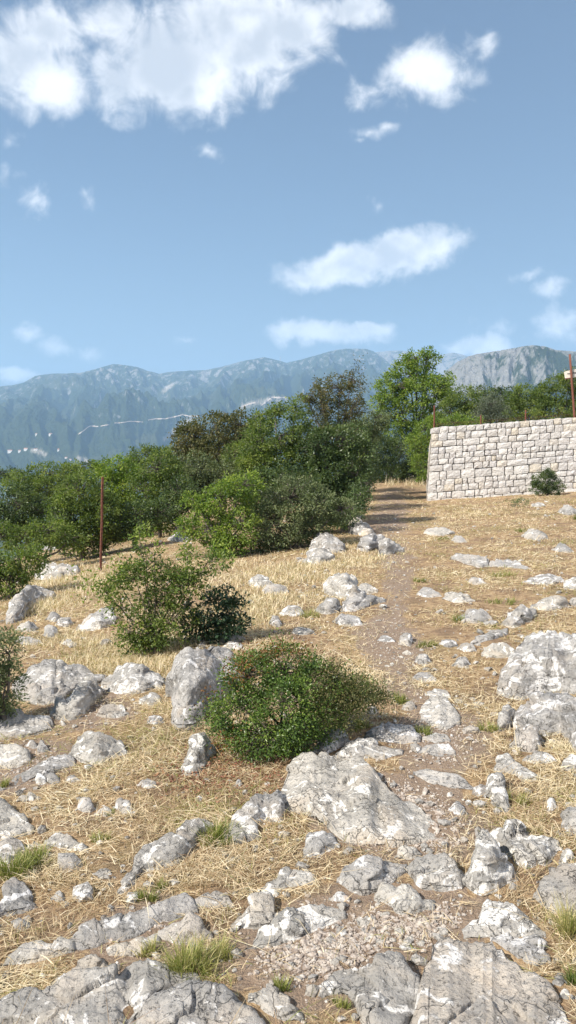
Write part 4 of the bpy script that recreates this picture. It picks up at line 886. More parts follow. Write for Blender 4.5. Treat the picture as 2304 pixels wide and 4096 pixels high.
# ---- far houses and a mast on the ridge
HS = [(41,1803,16,6,'long white building at the far left on the mountain foot'),(79,1803,9,5,'small white house right of the long white building on the mountain foot'),(104,1797,13,9,'largest white house with red roof on the far mountain foot'),(143,1797,12,4,'low white building right of the largest far house'),(202,1736,11,5,'lone white house higher up the far slope'),(146,1736,6,5,'tiny house left of the lone white house on the far slope'),(234,1800,6,9,'narrow white building apart to the right of the far hamlet'),(265,1831,9,5,'white house low on the far slope just above the trees'),(282,1838,6,4,'tiny white house beside the low far house above the trees')]
for (qx, qy, w, h, lb) in HS:
    p = on_mountain(qx, qy + h / 2); d = math.hypot(p[0], p[1]); W_, H_ = w * d / F * .5, h * d / F
    hs = thing('white_house', lb, 'house', (float(p[0]), float(p[1]), float(p[2])), 'far houses on the mountain foot')
    hw = H_ * .7; D_ = max(W_ * .8, 4)
    V = np.array([(x, y, z) for z in (-6, hw) for y in (-D_, D_) for x in (-W_, W_)], float)
    obj('wall', mesh('wall', V, [[0, 2, 3, 1], [4, 5, 7, 6], [0, 1, 5, 4], [2, 6, 7, 3], [0, 4, 6, 2], [1, 3, 7, 5]], smooth=False), MAT['house_wall'], hs)
    e = .6; V = np.array([(-W_ - e, -D_ - e, hw + .02), (W_ + e, -D_ - e, hw + .02), (W_ + e, D_ + e, hw + .02), (-W_ - e, D_ + e, hw + .02), (-W_ - e, 0, H_ + .4), (W_ + e, 0, H_ + .4)], float)
    obj('roof', mesh('roof', V, [np.array([[0, 1, 5, 4], [2, 3, 4, 5], [3, 2, 1, 0]]), np.array([[0, 4, 3], [1, 2, 5]])], smooth=False), MAT['house_roof'], hs)
p = on_mountain(1121, 1453); d = math.hypot(p[0], p[1]); hgt = 27 * d / F
bag = Bag()
for sx, sy in ((-1, -1), (1, -1), (1, 1), (-1, 1)):
    bag.add(*tube([[sx * 3, sy * 3, -4], [sx * .5, sy * .5, hgt]], [.7, .5], 4))
for k in range(5):
    z = hgt * (k + .5) / 5; w = 3 - 2.5 * z / hgt; bag.add(*tube([[-w, -w, z - hgt * .09], [w, -w, z + hgt * .09]], .35, 4)); bag.add(*tube([[w, -w, z - hgt * .09], [-w, -w, z + hgt * .09]], .35, 4))
ml = thing('lattice_mast', 'thin lattice mast on the ridge of the far mountain range', 'mast', (float(p[0]), float(p[1]), float(p[2])))
obj('tower', bag.mesh('tower'), MAT['pylon'], ml)
V, q, t3 = tube([[-6, 0, hgt * .82], [6, 0, hgt * .82]], .4, 4); obj('cross_arm', mesh('cross_arm', V, [q, t3]), MAT['pylon'], ml)

# ================================================================== VEGETATION
def leaves(C, D, Nn, L, Wd):
    """diamond leaves folded along the midrib: base C, direction D, normal Nn"""
    D = D / (np.linalg.norm(D, axis=1)[:, None] + 1e-9); S_ = np.cross(D, Nn); S_ /= np.linalg.norm(S_, axis=1)[:, None] + 1e-9
    N2 = np.cross(S_, D); L = L[:, None]; Wd = Wd[:, None]
    V = np.stack([C, C + D * L * .48 + S_ * Wd * .5 + N2 * Wd * .14, C + D * L - N2 * L * .06, C + D * L * .48 - S_ * Wd * .5 + N2 * Wd * .14], 1).reshape(-1, 3)
    k = np.arange(len(C)) * 4
    return V, np.concatenate([np.stack([k, k + 1, k + 2], -1), np.stack([k, k + 2, k + 3], -1)])
def crown_pts(lobes, nleaf, per, sig, rg, shell=0.5, gaps=0.25, seed=0):
    """cluster centres spread through ellipsoids"""
    area = np.array([l[1][0] * l[1][2] + l[1][0] * l[1][1] for l in lobes]); pr = area / area.sum()
    ncl = max(8, int(nleaf / per)); k = rg.choice(len(lobes), int(ncl * 1.6), p=pr)
    d = rg.normal(size=(len(k), 3)); d /= np.linalg.norm(d, axis=1)[:, None]
    rad = shell + (1.04 - shell) * rg.uniform(0, 1, len(k)) ** 0.6
    c = np.array([l[0] for l in lobes])[k]; rr = np.array([l[1] for l in lobes])[k]
    P = c + d * rr * rad[:, None]
    n = fbm(P / (rr.mean() * .55), 3, seed + 3)
    keep = n > np.quantile(n, gaps); P, c = P[keep][:ncl], c[keep][:ncl]; d = d[keep][:ncl]
    return P, c, d
def plant(name, label, cat, lobes, depth=None, foot=None, L=.07, Wd=None, cover=4.5, mt='leaf_green', per=26, sig=None, seed=1, trunk=.045, group=None, shell=.5, gaps=.25, dscale=.9, bark_='bark', base=None, extra=None, tw=0.5, doff=.35):
    rg = np.random.default_rng(seed); Wd = Wd or L * .5
    if base is not None: fp = hit(base[0] * KV, base[1] * KV)[0]; depth = float(fp[1]); fx = fp[0]
    else: fx = at(foot * KV, 1800, depth)[0]
    fp = np.array([fx, depth, float(zg(fx, depth))])
    LB = []
    for l in lobes:
        x, y, rx, ry = l[:4]; off = l[4] if len(l) > 4 else rg.uniform(-doff, doff) * (rx + ry) / 2 * KV / F * depth
        c = at(x * KV, y * KV, depth + off); s = KV / F * (depth + off); LB.append((c, np.array([rx * s, dscale * (rx + ry) / 2 * s, ry * s])))
    area = sum(math.pi * l[1][0] * l[1][2] for l in LB) * .75
    nleaf = int(cover * area / (.5 * L * Wd)); r_ = np.mean([l[1].mean() for l in LB])
    sig = sig or max(.12 * r_, L * .8)
    P, c, d = crown_pts(LB, nleaf, per, sig, rg, shell, gaps, seed)
    ct = rg.normal(0.5, .17, len(P)) + .38 * fbm(P / (r_ * .8), 2, seed + 8)
    k = np.repeat(np.arange(len(P)), per); n = len(k)
    off = rg.normal(size=(n, 3)) * sig * np.array([1, 1, .75]); C = P[k] + off
    out = d[k] + 0.6 * off / sig; D = out * .55 + rg.normal(size=(n, 3)) * .6 + np.array([0, 0, -.05])
    Nn = rg.normal(size=(n, 3)) * .75 + np.array([0, 0, .75]) + .35 * d[k]
    ok = C[:, 2] > zg(C[:, 0], C[:, 1], False) + .01; C, D, Nn, k = C[ok], D[ok], Nn[ok], k[ok]; n = len(k)
    V, T = leaves(C, D, Nn, L * rg.uniform(.65, 1.25, n), Wd * rg.uniform(.7, 1.2, n))
    tint = np.clip(ct[k] + rg.normal(0, .13, n), 0, 1)
    th_ = thing(name, label, cat, fp, group); o_ = np.array(fp)
    tree = cat == 'tree'
    obj('crown' if tree else 'foliage', mesh('foliage', V - o_, T, {'tint': np.repeat(tint, 4)}, smooth=False), MAT[mt], th_)
    # trunk, limbs and twigs
    bag = Bag(); cen = np.mean([l[0] for l in LB], 0); lowz = min(l[0][2] - l[1][2] for l in LB)
    nst = 1 if tree else 4; fork = []
    for s_ in range(nst):
        b0 = fp + np.array([rg.uniform(-1, 1), rg.uniform(-1, 1), 0]) * (0 if tree else trunk * 2.0) - [0, 0, .08]
        fz = fp[2] + (cen[2] - fp[2]) * (.55 if tree else .35); f_ = np.array([fp[0] + (cen[0] - fp[0]) * .4, fp[1] + (cen[1] - fp[1]) * .4, fz]) + rg.normal(size=3) * r_ * .12
        md = (b0 + f_) / 2 + rg.normal(size=3) * r_ * .06; bag.add(*tube([b0, md, f_], [trunk * 1.25, trunk, trunk * .75], 7)); fork.append(f_)
    lim = []
    for j, (c_, rr_) in enumerate(LB):
        f_ = fork[j % nst]; e_ = c_ + rg.normal(size=3) * rr_ * .15
        m_ = f_ * .5 + e_ * .5 + np.array([0, 0, -.12]) * np.linalg.norm(e_ - f_) + rg.normal(size=3) * .05 * r_
        bag.add(*tube([f_, m_, e_], [trunk * .62, trunk * .42, trunk * .22], 6)); lim.append(e_)
    lim = np.array(lim); kk = rg.choice(len(P), int(len(P) * tw), replace=False)
    for a in kk[:500]:
        e_ = P[a]; s_ = lim[np.argmin(np.linalg.norm(lim - e_, axis=1))]; m_ = (s_ + e_) / 2 + rg.normal(size=3) * np.linalg.norm(e_ - s_) * .1
        if e_[2] < zg(e_[0], e_[1], False): continue
        bag.add(*tube([s_, m_, e_], [trunk * .17, trunk * .11, trunk * .045], 4))
    obj('trunk' if tree else 'stems', bag.mesh('trunk', True, o_), MAT[bark_], th_)
    if extra:
        for (pname, lob2, mt2, cov2, L2) in extra:
            lb2 = [(at(x * KV, y * KV, depth + of_), np.array([rx, (rx + ry) / 2, ry]) * KV / F * depth) for (x, y, rx, ry, of_) in lob2]
            n2 = int(cov2 * sum(math.pi * l[1][0] * l[1][2] for l in lb2) / (.25 * L2 * L2)); P2, c2, d2 = crown_pts(lb2, n2, 8, .02, rg, .1, .1, seed + 5)
            k2 = np.repeat(np.arange(len(P2)), 8); m = len(k2); C2 = P2[k2] + rg.normal(size=(m, 3)) * L2 * 1.6
            V, T = leaves(C2, d2[k2] + rg.normal(size=(m, 3)) * .6 + [0, 0, .4], rg.normal(size=(m, 3)) + [0, 0, .5], L2 * rg.uniform(.6, 1.2, m), L2 * .5 * rg.uniform(.7, 1.2, m))
            obj(pname, mesh(pname, V - o_, T, {'tint': np.repeat(np.clip(rg.normal(.5, .25, m), 0, 1), 4)}, smooth=False), MAT[mt2], th_)['kind'] = 'stuff'
    return th_
G1, G2, G3 = 'trees of the left hedge', 'trees behind the wall', 'trees of the thicket by the path'
# ---- the trees around the path
plant('broadleaf_tree', 'tallest tree, light green, standing where the path disappears', 'tree', [(1030,945,62,42),(1082,903,26,26),(985,985,50,42),(1060,990,75,50),(1112,965,30,36),(1000,1045,55,42),(955,1010,26,36),(1075,1050,45,34),(1040,905,30,24),(1120,1005,26,26),(1000,1095,50,34),(1060,1100,40,30)], 34, 1055, L=.10, Wd=.06, cover=4.4, mt='leaf_bright', seed=5, trunk=.085, per=22, gaps=0.22, shell=.35)
plant('scrubby_tree', 'brownish half dry tree with a dead wispy tip, left of the tallest tree', 'tree', [(835,985,62,42),(885,955,30,26),(890,1010,38,46),(800,1025,36,36),(850,1045,66,40),(770,1010,22,22),(840,1090,70,40)], 22, 850, L=.065, cover=2.8, mt='leaf_brown', seed=6, trunk=.05, gaps=0.24, shell=.3, tw=1.0,
   extra=[('dead_tip', [(900,912,11,9,0),(895,935,10,16,0),(905,960,12,14,0)], 'leaf_brown', 1.4, .06)])
plant('evergreen_oak', 'rounded dark brownish evergreen oak against the mountain', 'tree', [(540,1092,95,50),(600,1075,55,42),(480,1112,55,40),(635,1095,24,32),(560,1140,90,40),(500,1160,70,36),(600,1170,70,36)], 25, 560, L=.08, Wd=.05, cover=5.6, mt='leaf_brown', seed=7, trunk=.08, gaps=0.08, shell=.6)
plant('thicket_tree', 'tall mid green thicket tree in the middle of the picture', 'tree', [(700,1078,78,56),(742,1025,30,28),(655,1125,56,50),(700,1165,90,60),(760,1110,40,50),(690,1030,26,22),(680,1220,80,50),(640,1180,50,50),(760,1190,60,60)], 16.5, 700, L=.06, cover=4.5, mt='leaf_green', seed=8, trunk=.045, group=G3, gaps=0.21)
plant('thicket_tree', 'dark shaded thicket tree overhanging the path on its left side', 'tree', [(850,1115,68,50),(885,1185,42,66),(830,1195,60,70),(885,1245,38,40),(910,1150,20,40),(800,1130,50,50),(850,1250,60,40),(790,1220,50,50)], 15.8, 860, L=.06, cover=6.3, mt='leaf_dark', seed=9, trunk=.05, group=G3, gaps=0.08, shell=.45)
plant('thicket_bush', 'grey green thicket bush at the bank above the kerb stones', 'bush', [(740,1255,82,56),(705,1320,76,56),(770,1325,56,46),(800,1265,46,46),(680,1370,50,30),(860,1285,40,30)], 12.8, 745, L=.045, cover=5.2, mt='leaf_olive', seed=10, trunk=.05, group=G3, gaps=0.13)
plant('thicket_bush', 'yellow green sunlit thicket bush left of the grey green one', 'bush', [(560,1260,66,46),(520,1318,56,56),(600,1335,66,50),(490,1272,36,28),(610,1225,56,40),(570,1375,60,26),(470,1330,30,30)], 12.6, 560, L=.05, cover=4.5, mt='leaf_bright', seed=12, trunk=.05, group=G3, gaps=0.20)
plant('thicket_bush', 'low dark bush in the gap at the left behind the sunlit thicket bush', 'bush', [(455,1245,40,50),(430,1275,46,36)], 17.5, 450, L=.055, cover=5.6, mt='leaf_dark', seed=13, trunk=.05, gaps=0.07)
plant('undergrowth_bush', 'dark undergrowth bush below the tallest tree at the end of the path', 'bush', [(965,1135,46,46),(1010,1145,50,40),(940,1110,30,46),(1045,1165,36,36),(980,1190,60,24),(1040,1195,40,20),(935,1175,30,36)], 33, 970, L=.07, cover=4.9, mt='leaf_dark', seed=14, trunk=.05, gaps=0.14)
plant('undergrowth_bush', 'light green bush at the back corner of the stone wall', 'bush', [(1075,1085,32,42),(1052,1125,30,42),(1100,1065,24,26),(1065,1170,30,40)], 31, 1072, L=.07, cover=4.9, mt='leaf_bright', seed=15, trunk=.05, gaps=0.14)
plant('undergrowth_bush', 'olive undergrowth bush between the brownish tree and the tallest tree', 'bush', [(925,1075,40,40),(900,1100,40,40),(955,1055,30,30)], 25, 920, L=.065, cover=4.5, mt='leaf_olive', seed=16, trunk=.05)
# ---- left hedge
plant('hedge_tree', 'bright green hedge tree right behind the tall rusty post', 'tree', [(300,1182,62,36),(335,1225,66,50),(275,1215,50,46),(310,1270,60,40),(330,1300,50,30),(270,1280,40,40),(320,1335,60,30)], 20, 305, L=.07, cover=5.2, mt='leaf_bright', seed=20, group=G1, gaps=0.13)
plant('hedge_tree', 'hedge tree right of the post below the dark evergreen oak', 'tree', [(400,1175,56,40),(430,1225,56,46),(375,1240,56,50),(390,1285,50,26),(440,1270,46,36),(400,1315,56,26)], 18.5, 400, L=.065, cover=5.2, mt='leaf_green', seed=21, group=G1, gaps=0.13)
plant('hedge_tree', 'darker spreading hedge tree left of the tall rusty post', 'tree', [(200,1240,66,56),(250,1285,56,56),(180,1300,56,56),(225,1335,66,30),(150,1290,36,50),(160,1345,50,22),(280,1340,40,26),(200,1372,76,24)], 16, 205, L=.06, cover=5.6, mt='leaf_green', seed=22, group=G1, gaps=0.10)
plant('hedge_tree', 'low crowned hedge tree on the skyline of the valley at left', 'tree', [(130,1195,76,30),(70,1215,66,32),(180,1190,40,26),(120,1230,80,30),(110,1265,80,30)], 25, 120, L=.08, cover=5.2, mt='leaf_green', seed=23, group=G1, gaps=0.13)
plant('hedge_tree', 'dark green hedge tree cut by the left edge', 'tree', [(45,1270,66,50),(10,1310,50,46),(95,1290,36,36),(40,1335,66,26),(-60,1290,70,60),(110,1330,40,26)], 17, 40, L=.06, cover=5.6, mt='leaf_dark', seed=24, group=G1, gaps=0.10)
plant('hedge_tree', 'small hedge tree peeking between oak and hedge against the valley', 'tree', [(365,1148,44,26),(420,1150,40,30),(340,1165,40,26)], 27, 370, L=.08, cover=5.2, mt='leaf_green', seed=25, group=G1)
plant('hedge_tree', 'farthest hedge tree top at the left edge of the skyline', 'tree', [(10,1195,50,18),(-60,1200,70,26),(240,1178,40,18)], 33, 60, L=.09, cover=5.2, mt='leaf_dark', seed=26, group=G1)
plant('edge_bush', 'leafy round bush at the left edge above the sunlit boulder', 'bush', [(45,1420,60,46),(20,1462,60,46),(92,1400,28,28),(-40,1440,60,50)], base=(30, 1505), L=.05, cover=5.2, mt='leaf_green', seed=27, trunk=.03, gaps=0.10)
plant('olive_shrub', 'dark olive shrub cut by the left edge beside the shaded ledge', 'bush', [(10,1640,40,60),(10,1730,52,66),(0,1785,46,36),(-60,1700,60,90)], base=(0, 1830), L=.032, Wd=.011, cover=4.9, mt='leaf_olive', seed=28, trunk=.02, gaps=0.14)
plant('hedge_bush', 'low green bush under the hedge trees left of the rusty post', 'bush', [(120,1340,60,36),(60,1352,60,34),(178,1356,40,22),(0,1350,50,36)], 14.5, 120, L=.055, cover=4.5, mt='leaf_green', seed=70, gaps=.1)
plant('hedge_bush', 'low shaded bush at the hedge foot just right of the rusty post', 'bush', [(300,1322,46,34),(350,1300,46,40),(400,1285,46,36),(270,1345,30,20)], 16.2, 340, L=.055, cover=4.5, mt='leaf_dark', seed=71, gaps=.1)
plant('hedge_bush', 'olive bush filling the gap below the evergreen oak', 'bush', [(440,1195,50,46),(490,1185,56,46),(545,1200,56,46),(470,1235,50,40),(530,1225,50,40)], 20, 490, L=.065, cover=4.5, mt='leaf_olive', seed=72, gaps=.12)
plant('thicket_bush', 'mid green bush in the heart of the thicket below the tall thicket tree', 'bush', [(650,1240,66,56),(700,1215,60,56),(625,1290,50,46),(760,1225,50,50)], 14.4, 670, L=.055, cover=4.5, mt='leaf_dark', seed=73, gaps=.12)
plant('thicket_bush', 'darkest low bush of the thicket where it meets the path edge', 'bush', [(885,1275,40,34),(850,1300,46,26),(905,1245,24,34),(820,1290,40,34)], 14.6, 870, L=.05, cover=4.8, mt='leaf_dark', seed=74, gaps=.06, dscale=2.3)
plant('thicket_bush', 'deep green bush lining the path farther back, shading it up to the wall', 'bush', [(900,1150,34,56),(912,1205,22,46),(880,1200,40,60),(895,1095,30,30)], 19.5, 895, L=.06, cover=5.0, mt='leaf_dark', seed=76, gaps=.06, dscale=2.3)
plant('thicket_bush', 'tall dark bush added behind the thicket to shade the path bend, beside the brownish tree', 'bush', [(895,1110,34,56),(908,1175,26,56),(880,1160,40,60)], 23.5, 898, L=.07, cover=5.0, mt='leaf_dark', seed=77, gaps=.06, dscale=2.3)  # added behind the thicket, drawn out in depth to shade the path
plant('thicket_bush', 'farthest dark bush added behind the thicket to shade the end of the path', 'bush', [(915,1120,30,56),(928,1180,22,40),(900,1160,30,50)], 27.5, 915, L=.075, cover=5.0, mt='leaf_dark', seed=78, gaps=.06, dscale=2.3)  # extra bush, lengthened along the path so its shade covers the far end
plant('hedge_bush', 'far bush in the gap between evergreen oak and tall thicket tree', 'bush', [(640,1120,40,46),(655,1070,30,30),(600,1150,40,36)], 23, 640, L=.07, cover=4.2, mt='leaf_green', seed=75, gaps=.15)
# ---- behind the wall
for k, (lb, lobs, dp, ft, mt_, L_) in enumerate([
   ('tree behind the wall, leftmost, next to the tallest tree', [(1170,1005,46,32),(1190,1040,56,36),(1140,1035,36,36)], 30, 1170, 'leaf_green', .085),
   ('dark tree behind the wall, behind the silvery olive', [(1262,1000,46,26),(1250,1035,56,36),(1215,990,30,18)], 32, 1255, 'leaf_dark', .09),
   ('dense green tree behind the wall, right of the silvery olive', [(1330,1000,46,32),(1320,1040,56,36),(1295,1010,30,26)], 30, 1325, 'leaf_green', .085),
   ('tall dark tree behind the wall beside the leaning signpost', [(1400,985,46,40),(1435,960,30,30),(1400,1035,56,36),(1370,1000,30,30)], 29, 1405, 'leaf_green', .085),
   ('tree behind the wall cut by the right edge', [(1500,975,60,46),(1470,1030,50,40),(1560,1010,60,60)], 29.5, 1500, 'leaf_dark', .085)]):
    plant('hedge_tree', lb, 'tree', lobs, dp, ft, L=L_, cover=5.2, mt=mt_, seed=40 + k, group=G2, gaps=0.10)
plant('olive_bush', 'silvery grey olive bush just behind the wall', 'bush', [(1235,1022,30,30),(1218,1040,26,26),(1258,1040,24,24)], 26, 1238, L=.07, Wd=.02, cover=3.9, mt='leaf_silver', seed=50, trunk=.04, gaps=0.17)
plant('hedge_bush', 'low yellowish bush peeking over the left end of the wall', 'bush', [(1150,1062,40,18),(1185,1058,30,16)], 25.5, 1165, L=.06, cover=4.2, mt='leaf_bright', seed=51, trunk=.03)
plant('wall_bush', 'small dark round bush growing at the foot of the stone wall', 'bush', [(1372,1212,34,26),(1360,1228,28,18),(1395,1222,24,22),(1378,1190,14,14)], base=(1378, 1246), L=.035, cover=5.0, mt='leaf_dark', seed=52, trunk=.015, gaps=.1)
plant('wall_weed', 'flat greenish weed patch on the ground in front of the wall', 'bush', [(1285,1264,30,9),(1310,1262,20,8)], base=(1290, 1276), L=.035, cover=1.6, mt='leaf_olive', seed=53, trunk=.008, gaps=.2)
# ---- shrubs in the foreground
plant('young_shrub', 'loose young shrub with arching light green twigs at the left', 'bush', [(360,1372,30,28),(385,1425,50,46),(335,1450,50,40),(455,1440,60,46),(400,1510,60,46),(385,1590,50,46),(535,1412,46,30),(470,1395,36,26),(300,1520,36,40),(350,1335,14,16),(430,1560,60,50),(330,1570,44,46),(420,1490,60,40),(300,1465,40,36),(480,1460,56,46),(270,1495,26,26),(360,1610,70,36)], base=(385, 1650), L=.034, Wd=.016, cover=3.2, mt='leaf_green', seed=60, trunk=.012, gaps=.45, shell=.12, tw=.9, per=18, bark_='twig',
   extra=[('outer_sprigs', [(205,1455,20,24,0),(252,1480,20,24,0),(275,1510,18,16,0),(225,1490,14,16,0),(345,1340,22,20,0),(380,1375,20,16,0),(560,1395,26,14,0),(300,1430,22,16,0)], 'leaf_bright', 1.3, .034)])
plant('glossy_shrub', 'dark glossy leaved shrub leaning on the right of the young shrub', 'bush', [(525,1540,62,46),(590,1530,28,38),(550,1500,46,26),(500,1575,50,30),(560,1580,56,30),(590,1560,32,36)], base=(540, 1618), L=.036, Wd=.02, cover=4.6, mt='leaf_gloss', seed=61, trunk=.012, gaps=.12)
plant('dense_bush', 'dense low round bush in the centre with rusty tips and a drier right side', 'bush', [(630,1705,74,66,0),(715,1680,84,60,.08),(790,1725,76,60,0),(610,1790,74,76,-.1),(715,1790,96,86,-.16),(800,1800,70,60,-.1),(660,1860,90,40,-.2),(850,1735,60,46,.1),(560,1810,36,50,-.05),(745,1860,50,40,-.2),(900,1745,50,38,.08)], base=(700, 1875), L=.017, Wd=.0095, cover=4.6, mt='leaf_bush', seed=62, trunk=.014, gaps=.20, shell=.5, per=24, sig=.02, bark_='twig',
   extra=[('rusty_tips', [(690,1630,64,16,.06),(635,1650,50,20,0),(765,1640,34,16,.06),(545,1745,36,30,-.05),(580,1865,44,26,-.22),(600,1690,40,30,-.1)], 'leaf_red', .9, .017),
          ('dry_twigs', [(890,1735,74,46,-.04),(860,1795,64,46,-.12),(955,1755,44,26,.04),(820,1690,56,26,.02),(810,1760,40,50,-.14)], 'leaf_brown', 1.8, .015),
          ('sprigs', [(570,1690,22,20,-.05),(615,1640,20,16,0),(700,1618,22,14,.05),(790,1665,26,14,.05),(520,1790,26,22,-.08),(545,1860,26,20,-.15),(850,1690,30,14,.05),(640,1905,40,14,-.25),(760,1900,36,14,-.25)], 'leaf_bush', 1.0, .018),
          ('side_leaves', [(880,1745,66,46,.02),(950,1755,40,28,.05),(505,1815,26,22,-.02),(840,1830,46,30,-.08)], 'leaf_olive', 1.0, .016)])

# dead branches on the left slope
def branch(name, label, pts, r):
    q = [cq(3, *p) for p in pts]; h = hit([p[0] for p in q], [p[1] for p in q]); h[:, 2] += r * .6
    rg = np.random.default_rng(4); h[1:-1, 2] += rg.uniform(.0, .06, len(h) - 2)
    bag = Bag(); bag.add(*tube(h, np.linspace(r, r * .4, len(h)), 6)); e = h[len(h) // 2]
    bag.add(*tube([e, e + [.06, .03, .09], e + [.16, .02, .12]], [r * .6, r * .4, r * .2], 5))
    c = h[0].copy(); tag(obj(name, bag.mesh(name, True, c), MAT['dead_wood'], loc=c), label, 'branch')
branch('dead_branch', 'dark crooked dead branch on the dry grass above the long pale boulder', [(298,274),(320,285),(345,280),(365,292),(388,300)], .03)
branch('dead_branch', 'short dark dead stick at the foot of the left hedge tree', [(395,160),(410,178),(432,196)], .03)

# ================================================================== GRASS, GRAVEL, LITTER
def blades(P, azm, lean, Ln, Wd, curl):
    d = np.stack([np.cos(azm) * np.sin(lean), np.sin(azm) * np.sin(lean), np.cos(lean)], -1)
    l2 = np.clip(lean + curl, 0, 1.75); d2 = np.stack([np.cos(azm) * np.sin(l2), np.sin(azm) * np.sin(l2), np.cos(l2)], -1)
    s = np.stack([-np.sin(azm), np.cos(azm), 0 * azm], -1); tw = rng.uniform(-.8, .8, len(P))[:, None]; s = s * np.cos(tw) + np.cross(d, s) * np.sin(tw)
    m = P + d * (Ln * .5)[:, None]; e = m + d2 * (Ln * .5)[:, None]; w = Wd[:, None] / 2
    V = np.stack([P - s * w, P + s * w, m - s * w * .8, m + s * w * .8, e], 1).reshape(-1, 3); k = np.arange(len(P)) * 5
    T = np.concatenate([np.stack([k, k + 1, k + 3], -1), np.stack([k, k + 3, k + 2], -1), np.stack([k + 2, k + 3, k + 4], -1)])
    return V, T
def clear(P): return np.array([(int(a), int(b)) not in OCC for a, b in (P[:, :2] / .04)], bool)
N = 420000
r = np.exp(rng.uniform(math.log(1.35), math.log(27), N)); a = rng.uniform(R(-25), R(25), N)
near = rng.uniform(0, 1, N) < .12; r = np.where(near, rng.uniform(1.4, 6, N), r)
wide = rng.uniform(0, 1, N) < .14; a = np.where(wide, rng.uniform(R(-48), R(48), N), a); r = np.where(wide, rng.uniform(1.2, 7, N), r)
X, Y = np.sin(a) * r, np.cos(a) * r
patch = fbm(P3(X * 1.1, Y * 1.1), 3, 77); keep = (rng.uniform(0, 1, N) > .93 * soil_at(X, Y)) & (rng.uniform(0, 1, N) < .56 + 1.7 * patch + .5 * fbm(P3(X * 4, Y * 4), 2, 78))
keep &= rng.uniform(0, 1, N) > .8 * rubble_at(X, Y)
keep &= ~((Y > YW - .05) & (X > xl0 - .1))
P = np.stack([X, Y, zg(X, Y)], -1)[keep]; P = P[clear(P)]; n = len(P); r = np.hypot(P[:, 0], P[:, 1])
patch = fbm(P3(P[:, 0] * 1.1, P[:, 1] * 1.1), 3, 77); gz = fbm(P3(P[:, 0] * .8 + 9, P[:, 1] * .8), 4, 88)
flat = rng.uniform(0, 1, n) < .72
lean = np.where(flat, rng.uniform(R(62), R(89), n), rng.uniform(R(8), R(60), n))
Ln = np.where(flat, rng.uniform(.022, .085, n) * (1 + .03 * r), rng.uniform(.018, .055, n) * (1 + .03 * r)) * (1 + .5 * np.clip(patch, -.4, .6)); long_ = rng.uniform(0, 1, n) < .008; Ln = np.where(long_ & flat, rng.uniform(.2, .38, n), Ln)
Wd = np.clip(.0011 + .00050 * r, 0, .010) * rng.uniform(.6, 1.25, n)
# straw combed roughly one way by the mowing
azm = rng.normal(R(20), 1.1, n) + np.where(rng.uniform(0, 1, n) < .5, math.pi, 0)
P[:, 2] += np.where(flat, rng.uniform(.001, .016, n), -.004)
isg = (rng.uniform(0, 1, n) < sst(gz, -.02, .32) * .75) & (~flat | (rng.uniform(0, 1, n) < .35))
def grass_obj(name, label, sel, mtn, tint):
    V, T = blades(P[sel], azm[sel], lean[sel], Ln[sel], Wd[sel], rng.uniform(-.1, .5, sel.sum()))
    tag(obj(name, mesh(name, V, T, {'tint': np.repeat(tint, 5)}, smooth=False), MAT[mtn]), label, 'grass', kind='stuff')
sel = ~isg; grass_obj('dry_grass', 'short mown dry straw coloured grass covering the hillside', sel, 'straw', np.clip(rng.normal(.50, .24, sel.sum()) - .35 * gz[sel] + .25 * patch[sel] + .5 * fbm(P3(P[sel, 0] * 2.4, P[sel, 1] * 2.4), 3, 91), 0, 1))
sel = isg; grass_obj('green_grass', 'sparse greenish grass growing through the straw', sel, 'grass_green', np.clip(rng.normal(.68, .25, sel.sum()), 0, 1))
# standing dry grass
zones = [(2600, [(120,800),(150,700),(420,690),(600,760),(700,830),(560,850),(250,835)], 3, .15), (2200, [(620,170),(640,90),(760,60),(890,80),(910,175)], 3, .34), (2200, [(230,330),(500,330),(620,420),(420,480),(280,480)], 3, .24), (1500, [(1050,420),(1200,330),(1400,300),(1449,420),(1300,480),(1100,470)], 3, .20),
  (2600, [(-60,420),(60,300),(300,290),(220,420),(100,480),(-60,560)], 4, .22), (1800, [(925,1196),(1080,1196),(1075,1222),(930,1218)], None, .55), (1200, [(1225,500),(1320,480),(1380,560),(1300,640),(1230,640)], 3, .16), (1200, [(130,500),(380,500),(350,560),(150,560)], 3, .2), (1500, [(540,840),(860,790),(870,850),(720,830),(560,860)], 3, .14),
  (1800, [(650,720),(760,640),(860,640),(960,740),(760,800),(650,760)], 3, .16), (900, [(880,60),(1000,30),(1000,80),(900,110)], 4, .14), (1500, [(300,200),(460,240),(420,300),(300,330)], 4, .16)]
PP, HH = [], []
for (n, pts, c, h) in zones:
    p = in_poly(n, pts, c); p[:, :2] += rng.normal(0, 1, (len(p), 2)) * (.03 * p[:, 1:2]); k = fbm(P3(p[:, 0] * 1.6, p[:, 1] * 1.6), 3, 55); p = p[k > rng.uniform(-.3, .5, len(p))]
    PP.append(p); HH.append(h * (.55 + .6 * fbm(P3(p[:, 0] * 1.1, p[:, 1] * 1.1), 2, 56)))
Pt = np.concatenate(PP); HH = np.concatenate(HH); ok = clear(Pt); Pt, HH = Pt[ok], HH[ok]; n = len(Pt)
